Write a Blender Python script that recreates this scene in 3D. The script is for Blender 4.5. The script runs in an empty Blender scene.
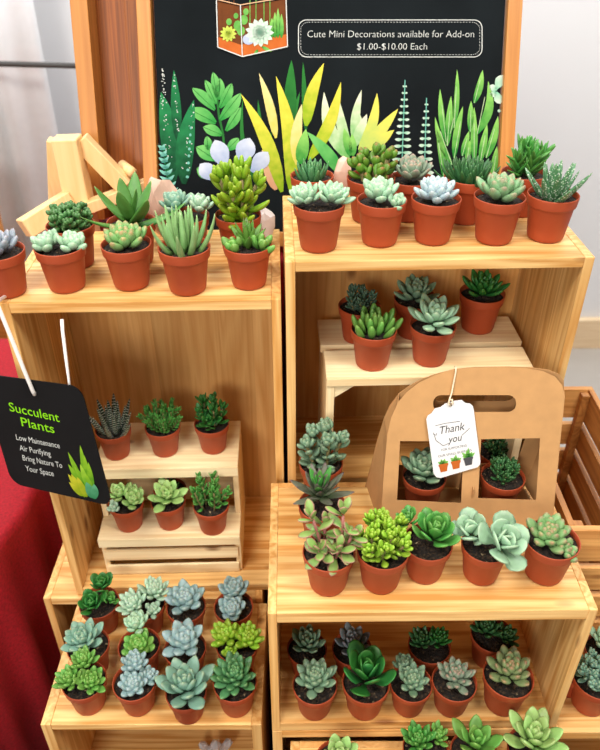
import bpy, bmesh, math, random
from mathutils import Vector, Matrix
PI = math.pi
R = math.radians
# ------------------------------------------------------------------ camera, world, light, exposure
SC = bpy.context.scene
COL = SC.collection
CAM_Z = 1.55
PITCH = R(34.68)
FPX = 722.0
cd = bpy.data.cameras.new('camera')
cam = bpy.data.objects.new('camera', cd)
COL.objects.link(cam)
cd.sensor_fit = 'VERTICAL'
cd.sensor_height = 24
cd.lens = FPX / 750 * 24
cam.location = (0, 0, CAM_Z)
cam.rotation_euler = (PI / 2 - PITCH, 0, 0)
cd.clip_start = 0.02
cd.dof.use_dof = True
cd.dof.focus_distance = 0.84
cd.dof.aperture_fstop = 4.5
SC.camera = cam

W = bpy.data.worlds.new('world')
SC.world = W
W.use_nodes = True
bg = W.node_tree.nodes['Background']
bg.inputs[0].default_value = (1.0, 0.965, 0.93, 1)
bg.inputs[1].default_value = 0.24


def area(name, loc, aim, sx, sy, power, col):
    d = bpy.data.lights.new(name, 'AREA')
    d.shape = 'RECTANGLE'
    d.size = sx
    d.size_y = sy
    d.energy = power
    d.color = col
    o = bpy.data.objects.new(name, d)
    COL.objects.link(o)
    o.location = loc
    o.rotation_euler = (Vector(aim) - Vector(loc)).to_track_quat('-Z', 'Y').to_euler()
    return o


area('ceiling_panel_light', (-0.60, -0.05, 2.75), (-0.05, 0.65, 0.9), 0.6, 0.5, 31, (1.0, 0.93, 0.84))
area('ceiling_panel_light', (0.75, -0.05, 2.75), (0.05, 0.65, 0.9), 0.6, 0.5, 27, (1.0, 0.93, 0.84))
area('front_fill_light', (-0.75, -1.5, 2.0), (-0.1, 0.75, 1.0), 0.8, 0.6, 31, (1.0, 0.94, 0.86))  # fill lamp added in front to brighten the inside of the upper left crate
area('rear_wall_fill_light', (0.0, 1.75, 2.95), (-0.1, 2.3, 0.9), 3.8, 0.6, 84, (0.98, 0.99, 1.0))  # added fill that brightens the back wall and curtain
VS = SC.view_settings
VS.view_transform = 'Standard'
VS.look = 'None'
VS.gamma = 1
VS.exposure = 0.0
VS.use_curve_mapping = False

# ------------------------------------------------------------------ helpers
CP, SP = math.cos(PITCH), math.sin(PITCH)


def ray(px, py):
    u = (px - 300) / FPX
    v = (375 - py) / FPX
    return Vector((u, CP + SP * v, -SP + CP * v))


def on_z(px, py, z):
    d = ray(px, py)
    return Vector((0, 0, CAM_Z)) + d * ((z - CAM_Z) / d.z)


def on_y(px, py, y):
    d = ray(px, py)
    return Vector((0, 0, CAM_Z)) + d * (y / d.y)


def depth(p):
    return p[1] * CP - (p[2] - CAM_Z) * SP


def lin(c):
    return tuple(((x / 255) / 12.92 if x / 255 <= 0.04045 else ((x / 255 + 0.055) / 1.055) ** 2.4) for x in c)


def link(name, me, mats=None, parent=None, smooth=False):
    o = bpy.data.objects.new(name, me)
    COL.objects.link(o)
    if mats is not None:
        for m in (mats if isinstance(mats, (list, tuple)) else [mats]):
            me.materials.append(m)
    if parent is not None:
        o.parent = parent
    if smooth:
        me.polygons.foreach_set('use_smooth', [True] * len(me.polygons))
    return o


def obj(name, bm, mats, parent=None, smooth=False):
    me = bpy.data.meshes.new(name)
    bmesh.ops.recalc_face_normals(bm, faces=bm.faces)
    bm.to_mesh(me)
    bm.free()
    return link(name, me, mats, parent, smooth)


def tag(o, label, cat, group=None):
    o['label'] = label
    o['category'] = cat
    if group:
        o['group'] = group
    return o


def thing(name, label, cat, loc, rz=0, group=None):
    o = bpy.data.objects.new(name, None)
    COL.objects.link(o)
    o.empty_display_size = 0.02
    o.location = loc
    o.rotation_euler = (0, 0, rz)
    return tag(o, label, cat, group)


def struct(o):
    o['kind'] = 'structure'
    return o


def add_box(bm, x0, x1, y0, y1, z0, z1, bev=0.0):
    r = bmesh.ops.create_cube(bm, size=1)
    vs = r['verts']
    bmesh.ops.scale(bm, vec=(x1 - x0, y1 - y0, z1 - z0), verts=vs)
    bmesh.ops.translate(bm, vec=((x0 + x1) / 2, (y0 + y1) / 2, (z0 + z1) / 2), verts=vs)
    if bev:
        es = list({e for v in vs for e in v.link_edges})
        bmesh.ops.bevel(bm, geom=es, offset=bev, segments=2, affect='EDGES', profile=0.6)


def box(name, x0, x1, y0, y1, z0, z1, mat, parent=None, bev=0.001):
    bm = bmesh.new()
    add_box(bm, x0, x1, y0, y1, z0, z1, bev)
    return obj(name, bm, mat, parent)


def add_beam(bm, a, b, w, h, up=(0, 0, 1), bev=0.001):
    a, b = Vector(a), Vector(b)
    d = (b - a)
    L = d.length
    z = d.normalized()
    x = Vector(up).cross(z)
    if x.length < 1e-4:
        x = Vector((1, 0, 0))
    x.normalize()
    y = z.cross(x)
    M = Matrix((x, y, z)).transposed().to_4x4()
    M.translation = (a + b) / 2
    r = bmesh.ops.create_cube(bm, size=1)
    vs = r['verts']
    bmesh.ops.scale(bm, vec=(w, h, L), verts=vs)
    if bev:
        es = list({e for v in vs for e in v.link_edges})
        rr = bmesh.ops.bevel(bm, geom=es, offset=bev, segments=1, affect='EDGES')
        vs = list({v for f in rr['faces'] for v in f.verts} | {v for v in vs if v.is_valid})
    bmesh.ops.transform(bm, matrix=M, verts=vs)


def tube_mesh(pts, rad, n=8):
    vs, fs = [], []
    pts = [Vector(p) for p in pts]
    for i, p in enumerate(pts):
        t = (pts[min(i + 1, len(pts) - 1)] - pts[max(i - 1, 0)]).normalized()
        a = t.cross(Vector((0.3, 0.9, 0.1)))
        a.normalize()
        b = t.cross(a)
        r = rad[i] if isinstance(rad, (list, tuple)) else rad
        for k in range(n):
            an = 2 * PI * k / n
            vs.append(p + a * (r * math.cos(an)) + b * (r * math.sin(an)))
    for i in range(len(pts) - 1):
        for k in range(n):
            k2 = (k + 1) % n
            fs.append((i * n + k, i * n + k2, (i + 1) * n + k2, (i + 1) * n + k))
    fs.append(tuple(range(n))[::-1])
    fs.append(tuple((len(pts) - 1) * n + k for k in range(n)))
    return vs, fs


def tube(name, pts, rad, mat, parent=None, n=8):
    vs, fs = tube_mesh(pts, rad, n)
    me = bpy.data.meshes.new(name)
    me.from_pydata([tuple(v) for v in vs], [], fs)
    return link(name, me, mat, parent, True)


def lathe_mesh(prof, n=40):
    vs, fs = [], []
    for r, z in prof:
        for k in range(n):
            a = 2 * PI * k / n
            vs.append((r * math.cos(a), r * math.sin(a), z))
    for i in range(len(prof) - 1):
        for k in range(n):
            k2 = (k + 1) % n
            fs.append((i * n + k, i * n + k2, (i + 1) * n + k2, (i + 1) * n + k))
    fs.append(tuple(range(n))[::-1])
    return vs, fs


# ------------------------------------------------------------------ materials
class NT:
    def __init__(s, name):
        s.m = bpy.data.materials.new(name)
        s.m.use_nodes = True
        s.t = s.m.node_tree
        s.b = s.t.nodes['Principled BSDF']

    def n(s, typ, **kw):
        nd = s.t.nodes.new('ShaderNode' + typ)
        for k, v in kw.items():
            setattr(nd, k, v)
        return nd

    def l(s, a, b):
        s.t.links.new(a, b)

    def ramp(s, fac, stops, interp='LINEAR'):
        nd = s.n('ValToRGB')
        cr = nd.color_ramp
        cr.interpolation = interp
        while len(cr.elements) > 1:
            cr.elements.remove(cr.elements[-1])
        cr.elements[0].position = stops[0][0]
        cr.elements[0].color = (*stops[0][1], 1)
        for p, c in stops[1:]:
            e = cr.elements.new(p)
            e.color = (*c, 1)
        s.l(fac, nd.inputs[0])
        return nd.outputs[0]

    def mix(s, fac, a, b, mode='MIX'):
        nd = s.n('Mix', data_type='RGBA', blend_type=mode)
        if isinstance(fac, (int, float)):
            nd.inputs[0].default_value = fac
        else:
            s.l(fac, nd.inputs[0])
        for i, c in ((6, a), (7, b)):
            if isinstance(c, tuple):
                nd.inputs[i].default_value = (*c[:3], 1)
            else:
                s.l(c, nd.inputs[i])
        return nd.outputs[2]

    def math(s, op, a, b=None):
        nd = s.n('Math', operation=op)
        for i, c in ((0, a), (1, b)):
            if c is None:
                continue
            if isinstance(c, (int, float)):
                nd.inputs[i].default_value = c
            else:
                s.l(c, nd.inputs[i])
        return nd.outputs[0]

    def bump(s, h, strength, dist):
        nd = s.n('Bump')
        nd.inputs['Strength'].default_value = strength
        nd.inputs['Distance'].default_value = dist
        s.l(h, nd.inputs['Height'])
        s.l(nd.outputs[0], s.b.inputs['Normal'])


def plain(name, rgb, rough=0.6, metal=0.0, noise=0.06, scale=40, spec=0.4):
    t = NT(name)
    c = lin(rgb)
    tc = t.n('TexCoord')
    nz = t.n('TexNoise')
    nz.inputs['Scale'].default_value = scale
    nz.inputs['Detail'].default_value = 3
    t.l(tc.outputs['Object'], nz.inputs[0])
    lo = tuple(x * (1 - noise) for x in c)
    hi = tuple(min(1, x * (1 + noise)) for x in c)
    t.l(t.ramp(nz.outputs[0], [(0.3, lo), (0.7, hi)]), t.b.inputs['Base Color'])
    t.b.inputs['Roughness'].default_value = rough
    t.b.inputs['Metallic'].default_value = metal
    t.b.inputs['Specular IOR Level'].default_value = spec
    return t.m


def wood(name, axis, strip=None, sw=0.05, across=30, light=(232, 190, 128), dark=(196, 140, 78), knot=(120, 68, 30), rough=0.5, var=0.5, contrast=1.0, knots=0.07):
    """pine boards: grain runs along `axis`, glued strips of width sw side by side along `strip`"""
    t = NT(name)
    tc = t.n('TexCoord')
    oi = t.n('ObjectInfo')
    off = t.n('Combine' + 'XYZ')
    o1 = t.math('MULTIPLY', oi.outputs['Random'], 7.3)
    o2 = t.math('MULTIPLY', oi.outputs['Random'], 3.1)
    t.l(o1, off.inputs[0])
    t.l(o2, off.inputs[1])
    t.l(o1, off.inputs[2])
    sep0 = t.n('SeparateXYZ')
    t.l(tc.outputs['Object'], sep0.inputs[0])
    if strip is not None:
        q = t.math('FLOOR', t.math('ADD', t.math('DIVIDE', sep0.outputs[strip], sw), 50.37))
        wn = t.n('TexWhiteNoise', noise_dimensions='2D')
        cx = t.n('CombineXYZ')
        t.l(q, cx.inputs[0])
        t.l(oi.outputs['Random'], cx.inputs[1])
        t.l(cx.outputs[0], wn.inputs['Vector'])
        sval = wn.outputs['Value']
    else:
        sval = None
    add = t.n('VectorMath', operation='ADD')
    t.l(tc.outputs['Object'], add.inputs[0])
    t.l(off.outputs[0], add.inputs[1])
    vec = add.outputs[0]
    if sval is not None:
        sh = t.n('CombineXYZ')
        for i in range(3):
            t.l(t.math('MULTIPLY', sval, 5.7), sh.inputs[i])
        a2 = t.n('VectorMath', operation='ADD')
        t.l(vec, a2.inputs[0])
        t.l(sh.outputs[0], a2.inputs[1])
        vec = a2.outputs[0]

    def noise(along, across, detail, dist=0.0):
        mp = t.n('Mapping')
        sc = [across] * 3
        sc[axis] = along
        mp.inputs['Scale'].default_value = sc
        t.l(vec, mp.inputs[0])
        nz = t.n('TexNoise')
        nz.inputs['Scale'].default_value = 1
        nz.inputs['Detail'].default_value = detail
        nz.inputs['Distortion'].default_value = dist
        t.l(mp.outputs[0], nz.inputs[0])
        return nz.outputs[0]
    big = noise(1.5, across, 2, 0.25)
    rings = t.math('FRACT', t.math('MULTIPLY', big, 7.0))
    ringv = t.math('MULTIPLY', t.math('ABSOLUTE', t.math('SUBTRACT', rings, 0.5)), 2.0)
    fine = noise(14, 420, 3)
    med = noise(6, 90, 2)
    g = t.math('ADD', t.math('MULTIPLY', ringv, 0.28), t.math('ADD', t.math('MULTIPLY', fine, 0.34), t.math('MULTIPLY', med, 0.38)))
    L, D = lin(light), lin(dark)
    mid = tuple((a + b) / 2 for a, b in zip(L, D))
    k = 0.20 / contrast
    col = t.ramp(g, [(0.5 - k, D), (0.5, mid), (0.5 + k, L)])
    if sval is not None:
        hue = t.ramp(sval, [(0.0, (1 - 0.36 * var, 1 - 0.42 * var, 1 - 0.5 * var)), (0.5, (1, 1, 1)), (1.0, (1.0, 0.93, 0.82))])
        col = t.mix(1.0, col, hue, 'MULTIPLY')
    if knots:
        mp = t.n('Mapping')
        sc = [17.0] * 3
        sc[axis] = 7.0
        mp.inputs['Scale'].default_value = sc
        t.l(vec, mp.inputs[0])
        vo = t.n('TexVoronoi')
        vo.inputs['Scale'].default_value = 1
        vo.inputs['Randomness'].default_value = 1
        t.l(mp.outputs[0], vo.inputs[0])
        kf = t.ramp(vo.outputs['Distance'], [(0.0, (1, 1, 1)), (knots, (0.75,) * 3), (knots * 2.1, (0, 0, 0))])
        col = t.mix(kf, col, lin(knot))
    t.l(col, t.b.inputs['Base Color'])
    t.b.inputs['Roughness'].default_value = rough
    t.b.inputs['Specular IOR Level'].default_value = 0.35
    t.bump(fine, 0.12, 0.0006)
    return t.m


PINE = dict(light=(240, 200, 134), dark=(204, 146, 76))
W_TOPX = wood('pine_top', 0, 1, 0.043, var=0.35, contrast=1.35, **PINE)
W_SIDEZ = wood('pine_side', 2, 1, 0.06, var=0.4, **PINE)
W_BACKZ = wood('pine_back', 2, 0, 0.047, var=0.75, light=(234, 188, 122), dark=(208, 152, 86), contrast=0.8)
W_RISER = wood('pale_pine_riser', 0, None, light=(250, 232, 190), dark=(230, 200, 150), var=0.2, knots=0.05)
W_RISER_S = wood('pale_pine_riser_side', 2, None, light=(250, 232, 190), dark=(230, 200, 150), var=0.2, knots=0.0)
W_SLAT = wood('crate_slat_wood', 1, None, light=(190, 132, 70), dark=(148, 92, 42), knots=0.06)
W_SLATX = wood('crate_slat_wood_cross', 0, None, light=(226, 172, 104), dark=(188, 128, 66), knots=0.06)
W_FRAME = wood('oiled_frame_wood', 2, None, light=(200, 138, 70), dark=(170, 108, 46), knots=0.0, rough=0.42, contrast=0.7)
W_PANEL = wood('shaded_panel_wood', 2, 0, 0.02, across=80, light=(164, 92, 34), dark=(124, 66, 22), knots=0.0, rough=0.45, var=0.35)  # brown-orange wood, its colour darkened to carry the shade of the recess
W_EASEL = wood('pale_beech', 2, None, light=(240, 206, 152), dark=(226, 184, 124), knots=0.0, contrast=0.6)
W_DARK = wood('brown_wood', 0, None, light=(206, 140, 66), dark=(170, 104, 40), knots=0.0)


def mat_pot():
    t = NT('terracotta_plastic')
    tc = t.n('TexCoord')
    oi = t.n('ObjectInfo')
    nz = t.n('TexNoise')
    nz.inputs['Scale'].default_value = 35
    nz.inputs['Detail'].default_value = 4
    t.l(tc.outputs['Object'], nz.inputs[0])
    a, b = lin((172, 76, 42)), lin((160, 66, 34))
    c = t.ramp(nz.outputs[0], [(0.3, b), (0.7, a)])
    c = t.mix(t.math('MULTIPLY', oi.outputs['Random'], 0.35), c, lin((146, 62, 38)))
    t.l(c, t.b.inputs['Base Color'])
    t.b.inputs['Roughness'].default_value = 0.5
    t.b.inputs['Specular IOR Level'].default_value = 0.35
    t.bump(nz.outputs[0], 0.05, 0.001)
    return t.m


def mat_soil():
    t = NT('potting_soil')
    tc = t.n('TexCoord')
    vo = t.n('TexVoronoi')
    vo.inputs['Scale'].default_value = 420
    t.l(tc.outputs['Object'], vo.inputs[0])
    c = t.ramp(vo.outputs['Color'], [(0.15, lin((14, 10, 8))), (0.6, lin((34, 24, 17))), (0.88, lin((66, 50, 34))), (0.98, lin((150, 132, 102)))])
    t.l(c, t.b.inputs['Base Color'])
    t.b.inputs['Roughness'].default_value = 0.95
    t.bump(vo.outputs['Distance'], 0.8, 0.0015)
    return t.m


POT, SOIL = mat_pot(), mat_soil()
_leafm = {}


def leafmat(key, base, mid, tip, rough=0.42, bands=False, edge=None, dots=False):
    """UV y runs from the leaf's root to its tip, UV x is a random number for each leaf, plus edge position in the second layer"""
    if key in _leafm:
        return _leafm[key]
    t = NT('leaf_' + key)
    uv = t.n('UVMap', uv_map='leaf')
    sp = t.n('SeparateXYZ')
    t.l(uv.outputs[0], sp.inputs[0])
    col = t.ramp(sp.outputs[1], [(0.0, lin(base)), (0.5, lin(mid)), (0.84, lin(mid)), (1.0, lin(tip))])
    hs = t.n('HueSaturation')
    t.l(col, hs.inputs['Color'])
    t.l(t.math('ADD', t.math('MULTIPLY', sp.outputs[0], 0.03), 0.485), hs.inputs['Hue'])
    t.l(t.math('ADD', t.math('MULTIPLY', sp.outputs[0], 0.3), 0.87), hs.inputs['Value'])
    col = hs.outputs[0]
    tc = t.n('TexCoord')
    nz = t.n('TexNoise')
    nz.inputs['Scale'].default_value = 160
    nz.inputs['Detail'].default_value = 3
    t.l(tc.outputs['Object'], nz.inputs[0])
    col = t.mix(t.ramp(nz.outputs[0], [(0.35, (0.0,) * 3), (0.75, (0.35,) * 3)]), col, lin(tuple(min(255, c + 26) for c in mid)))
    if edge:
        uv2 = t.n('UVMap', uv_map='edge')
        s2 = t.n('SeparateXYZ')
        t.l(uv2.outputs[0], s2.inputs[0])
        col = t.mix(t.ramp(s2.outputs[0], [(0.62, (0,) * 3), (0.95, (0.9,) * 3)]), col, lin(edge))
    if bands or dots:
        ph = t.math('ADD', t.math('MULTIPLY', sp.outputs[1], 11.0 if bands else 15.0), t.math('MULTIPLY', nz.outputs[0], 1.1))
        f = t.math('ABSOLUTE', t.math('SUBTRACT', t.math('FRACT', ph), 0.5))
        bf = t.ramp(f, [(0.0, (0.9,) * 3), (0.10, (0.7,) * 3), (0.17, (0.0,) * 3)])
        if dots:
            vo = t.n('TexVoronoi')
            vo.inputs['Scale'].default_value = 430
            t.l(tc.outputs['Object'], vo.inputs[0])
            bf = t.ramp(vo.outputs['Distance'], [(0.0, (0.9,) * 3), (0.26, (0.7,) * 3), (0.36, (0.0,) * 3)])
        col = t.mix(bf, col, lin((222, 228, 214)))
    t.l(col, t.b.inputs['Base Color'])
    t.b.inputs['Roughness'].default_value = rough
    t.b.inputs['Specular IOR Level'].default_value = 0.4
    t.b.inputs['Subsurface Weight'].default_value = 0.12
    t.b.inputs['Subsurface Scale'].default_value = 0.004
    t.b.inputs['Subsurface Radius'].default_value = (0.6, 1.0, 0.4)
    _leafm[key] = t.m
    return t.m


PALS = {
    'mint': ((146, 186, 150), (172, 207, 178), (190, 214, 178)),
    'palemint': ((150, 186, 150), (184, 214, 190), (204, 222, 196)),
    'blue': ((120, 150, 146), (150, 178, 180), (178, 196, 194)),
    'paleblue': ((150, 176, 178), (186, 206, 212), (206, 212, 214)),
    'lilac': ((130, 140, 144), (150, 160, 170), (176, 168, 176)),
    'teal': ((104, 146, 126), (134, 172, 154), (160, 178, 150)),
    'greygreen': ((86, 118, 92), (124, 154, 128), (150, 166, 136)),
    'greypink': ((110, 134, 112), (140, 158, 138), (176, 140, 126)),
    'violetgrey': ((86, 96, 96), (122, 132, 136), (150, 146, 152)),
    'green': ((74, 126, 54), (110, 160, 78), (136, 176, 92)),
    'midgreen': ((50, 104, 46), (80, 142, 66), (112, 164, 84)),
    'pinkgreen': ((100, 148, 84), (132, 172, 110), (178, 132, 96)),
    'olive': ((100, 120, 78), (132, 150, 106), (170, 126, 100)),
    'lime': ((104, 150, 40), (146, 184, 62), (166, 192, 80)),
    'yellowgreen': ((84, 132, 30), (134, 168, 46), (164, 180, 66)),
    'palelime': ((124, 170, 92), (166, 202, 128), (184, 210, 144)),
    'dark': ((34, 72, 40), (54, 98, 56), (78, 120, 70)),
    'darkgrey': ((52, 78, 64), (78, 106, 88), (104, 128, 106)),
    'deep': ((28, 78, 34), (46, 112, 48), (70, 132, 60)),
    'aloe': ((66, 116, 48), (84, 134, 64), (112, 140, 76)),
    'paleal': ((110, 156, 88), (152, 192, 132), (176, 206, 150)),
    'jade': ((60, 104, 34), (98, 138, 50), (150, 90, 56)),
    'darktip': ((92, 140, 56), (96, 140, 62), (84, 62, 48)),
    'purple': ((82, 116, 70), (104, 108, 92), (116, 80, 96)),
    'rosygreen': ((96, 138, 84), (130, 166, 112), (166, 124, 100)),
    'pinkmint': ((108, 150, 106), (134, 172, 130), (170, 140, 118)),
    'bead': ((44, 84, 44), (70, 112, 62), (100, 140, 84)),
    'forest': ((58, 110, 70), (86, 138, 92), (120, 164, 112)),
    'sea': ((124, 164, 134), (160, 194, 164), (186, 210, 178)),
    'vary': ((110, 150, 74), (140, 172, 96), (176, 150, 120)),
}


def grade(c, v=0.86, sat=1.18):
    g = sum(c) / 3
    return tuple(max(6, min(250, (g + (x - g) * sat) * v)) for x in c)


def pal(k):
    b, m, t = [grade(c) for c in PALS[k]]
    return leafmat(k, b, m, t, edge=(166, 104, 104) if k == 'vary' else None)


ZEBRA = leafmat('zebra', (18, 40, 26), (22, 48, 30), (28, 54, 32), bands=True, rough=0.35)
DOTTED = leafmat('dotted', (48, 92, 56), (70, 118, 78), (96, 134, 92), dots=True, rough=0.4)
STEM = plain('plant_stem', (130, 118, 76), 0.7)
PSTEM = plain('pinkish_stem', (164, 104, 96), 0.6)


# ------------------------------------------------------------------ leaves
class Leaves:
    def __init__(s, seed):
        s.v, s.f, s.uv, s.ed = [], [], [], []
        s.r = random.Random(seed)

    def leaf(s, base, along, normal, L, W, T, prof='spoon', curl=0.0, ns=7, nr=8, flat=0.45):
        along = Vector(along).normalized()
        normal = Vector(normal)
        normal = (normal - along * normal.dot(along))
        if normal.length < 1e-5:
            normal = along.orthogonal()
        normal.normalize()
        side = along.cross(normal)
        rnd = s.r.random()
        i0 = len(s.v)
        p = Vector(base)
        prev = 0.0
        for i in range(ns):
            tt = i / (ns - 0.55)
            t = tt
            ang = curl * t
            d = along * math.cos(ang) + normal * math.sin(ang)
            nn = normal * math.cos(ang) - along * math.sin(ang)
            p = p + d * ((t - prev) * L)
            prev = t
            if prof == 'spoon':
                w = max(0.30 * (1 - t), math.sin(PI * min(1, t) ** 1.35) ** 0.75 if 0 < t < 1 else 0.3)
                th = 0.45 + 0.75 * math.sin(PI * t ** 1.1)
            elif prof == 'lance':
                w = (1 - t) ** 0.72 * (0.74 + 0.75 * t)
                th = (1 - t) ** 0.6 * 1.05
            elif prof == 'sword':
                w = max(0.5 * (1 - t), (1 - t) ** 0.8 * (0.55 + 1.55 * t))
                th = (1 - t) ** 0.6
            elif prof == 'bean':
                w = max(0.42 * (1 - t), math.sin(PI * (0.08 + 0.9 * t)) ** 0.55)
                th = w
            elif prof == 'paddle':
                w = max(0.24 * (1 - t), math.sin(PI * min(1, t) ** 1.8) ** 0.62 if 0 < t < 1 else 0.24)
                th = 0.5 + 0.6 * math.sin(PI * t)
            else:  # strap
                w = (1 - t) ** 0.55
                th = (1 - t) ** 0.5
            for k in range(nr):
                a = 2 * PI * k / nr
                sn = math.sin(a)
                q = p + side * (w * W / 2 * math.cos(a)) + nn * (th * T / 2 * (sn * flat if sn > 0 else sn))
                s.v.append(q)
                s.uv.append((rnd, t))
                s.ed.append((abs(math.cos(a)) if 0.05 < t else 0.0, 0))
        # tip
        d = along * math.cos(curl) + normal * math.sin(curl)
        s.v.append(p + d * (L * (1 - prev)))
        s.uv.append((rnd, 1.0))
        s.ed.append((1.0, 0))
        for i in range(ns - 1):
            for k in range(nr):
                k2 = (k + 1) % nr
                s.f.append((i0 + i * nr + k, i0 + i * nr + k2, i0 + (i + 1) * nr + k2, i0 + (i + 1) * nr + k))
        last = i0 + (ns - 1) * nr
        tip = i0 + ns * nr
        for k in range(nr):
            s.f.append((last + k, last + (k + 1) % nr, tip))
        s.f.append(tuple(i0 + k for k in range(nr))[::-1])

    def build(s, name, mats, parent):
        me = bpy.data.meshes.new(name)
        me.from_pydata([tuple(v) for v in s.v], [], s.f)
        for nm, src in (('leaf', s.uv), ('edge', s.ed)):
            l = me.uv_layers.new(name=nm)
            data = []
            for lp in me.loops:
                data.extend(src[lp.vertex_index])
            l.data.foreach_set('uv', data)
        return link(name, me, mats, parent, True)


def rosette(lv, c, n, L, W, T, prof='spoon', e0=82, e1=18, curl=0.5, inner=0.4, r0=0.10, axis=(0, 0, 1), jit=1.0, az0=None, pw=1.0):
    """golden-angle rosette around axis at c: leaf 0 is the innermost"""
    r = lv.r
    ax = Vector(axis).normalized()
    q = Vector((0, 0, 1)).rotation_difference(ax)
    az0 = r.uniform(0, 6.28) if az0 is None else az0
    for i in range(n):
        f = (i + 0.5) / n
        az = az0 + i * 2.39996 + r.uniform(-0.09, 0.09) * jit
        el = R(e0 + (e1 - e0) * f ** pw + r.uniform(-5, 5) * jit)
        l = L * (inner + (1 - inner) * f ** 0.7) * r.uniform(0.92, 1.06)
        rad = Vector((math.cos(az), math.sin(az), 0))
        al = rad * math.cos(el) + Vector((0, 0, 1)) * math.sin(el)
        nm = Vector((0, 0, 1)) * math.cos(el) - rad * math.sin(el)
        b = Vector(c) + q @ (rad * (L * r0 * f) + Vector((0, 0, 1)) * (L * 0.22 * (1 - f)))
        lv.leaf(b, q @ al, q @ nm, l, W * (0.6 + 0.4 * f ** 0.6), T, prof, curl * (0.5 + 0.5 * f))


def shoot(lv, pts, n, L, W, T, prof='spoon', el=35, curl=0.3, start=0.15, tuft=6, grow=0.7, whorl=2):
    """leaf pairs along a stem polyline with a terminal tuft; returns nothing"""
    r = lv.r
    pts = [Vector(p) for p in pts]

    def at(t):
        x = t * (len(pts) - 1)
        i = min(int(x), len(pts) - 2)
        return pts[i].lerp(pts[i + 1], x - i), (pts[i + 1] - pts[i]).normalized()
    az = r.uniform(0, 6.28)
    for i in range(n):
        t = start + (1 - start) * i / max(1, n)
        p, d = at(t)
        q = Vector((0, 0, 1)).rotation_difference(d)
        az += PI / 2 + r.uniform(-0.3, 0.3) if whorl == 2 else 2.4
        for s in range(whorl):
            a = az + s * 2 * PI / whorl + r.uniform(-0.2, 0.2)
            e = R(el + 25 * t + r.uniform(-9, 9))
            rad = Vector((math.cos(a), math.sin(a), 0))
            al = q @ (rad * math.cos(e) + Vector((0, 0, 1)) * math.sin(e))
            nm = q @ (Vector((0, 0, 1)) * math.cos(e) - rad * math.sin(e))
            k = 1 - (1 - grow) * t
            lv.leaf(p, al, nm, L * k * r.uniform(0.88, 1.1), W * k, T, prof, curl)
    p, d = at(1.0)
    if tuft:
        rosette(lv, p, tuft, L * grow * 1.05, W * grow, T, prof, 85, 38, curl, 0.5, 0.05, axis=d)


def stalk(c, tip, bend=(0, 0, 0), n=5):
    c, tip, bend = Vector(c), Vector(tip), Vector(bend)
    return [c.lerp(tip, i / (n - 1)) + bend * math.sin(PI * i / (n - 1)) for i in range(n)]


# ------------------------------------------------------------------ pot (shared meshes)
PH = 0.050
SOIL_Z = 0.0445


def pot_mesh():
    prof = [(0.0005, 0.0), (0.0175, 0.0), (0.0192, 0.0012), (0.0200, 0.004), (0.0243, 0.0372), (0.0249, 0.0382), (0.0262, 0.0388), (0.0264, 0.0398), (0.0275, 0.0490), (0.0274, 0.0498), (0.0268, 0.0500),
            (0.0262, 0.0495), (0.0257, 0.0440), (0.0225, 0.0330), (0.0005, 0.0325)]
    vs, fs = lathe_mesh(prof, 44)
    me = bpy.data.meshes.new('pot')
    me.from_pydata(vs, [], fs)
    me.materials.append(POT)
    me.polygons.foreach_set('use_smooth', [True] * len(me.polygons))
    return me


def soil_mesh(seed):
    r = random.Random(seed)
    vs, fs = [(0, 0, SOIL_Z + 0.001)], []
    n, m = 26, 7
    for j in range(1, m + 1):
        rr = 0.0262 * j / m
        for k in range(n):
            a = 2 * PI * k / n
            vs.append((rr * math.cos(a), rr * math.sin(a), SOIL_Z + (r.uniform(-0.0011, 0.0014) if j < m else -0.001)))
    for k in range(n):
        fs.append((0, 1 + k, 1 + (k + 1) % n))
    for j in range(m - 1):
        for k in range(n):
            k2 = (k + 1) % n
            fs.append((1 + j * n + k, 1 + (j + 1) * n + k, 1 + (j + 1) * n + k2, 1 + j * n + k2))
    me = bpy.data.meshes.new('soil')
    me.from_pydata(vs, [], fs)
    me.materials.append(SOIL)
    return me


POT_ME = pot_mesh()
SOIL_ME = [soil_mesh(i) for i in range(4)]


# plant builders: (parent, seed, **options); heads are separate meshes named by what they are
def P_ros(o, seed, heads):
    """heads: list of (palette, dx, dy, dz, tilt_x, tilt_y, dict for rosette)"""
    for i, (pk, dx, dy, dz, tx, ty, kw) in enumerate(heads):
        lv = Leaves(seed * 31 + i)
        a = dict(n=26, L=0.024, W=0.0115, T=0.0055)
        a.update(kw)
        rosette(lv, (dx, dy, SOIL_Z + dz), axis=(tx, ty, 1), **a)
        lv.build('rosette', pk if not isinstance(pk, str) else pal(pk), o)


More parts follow.
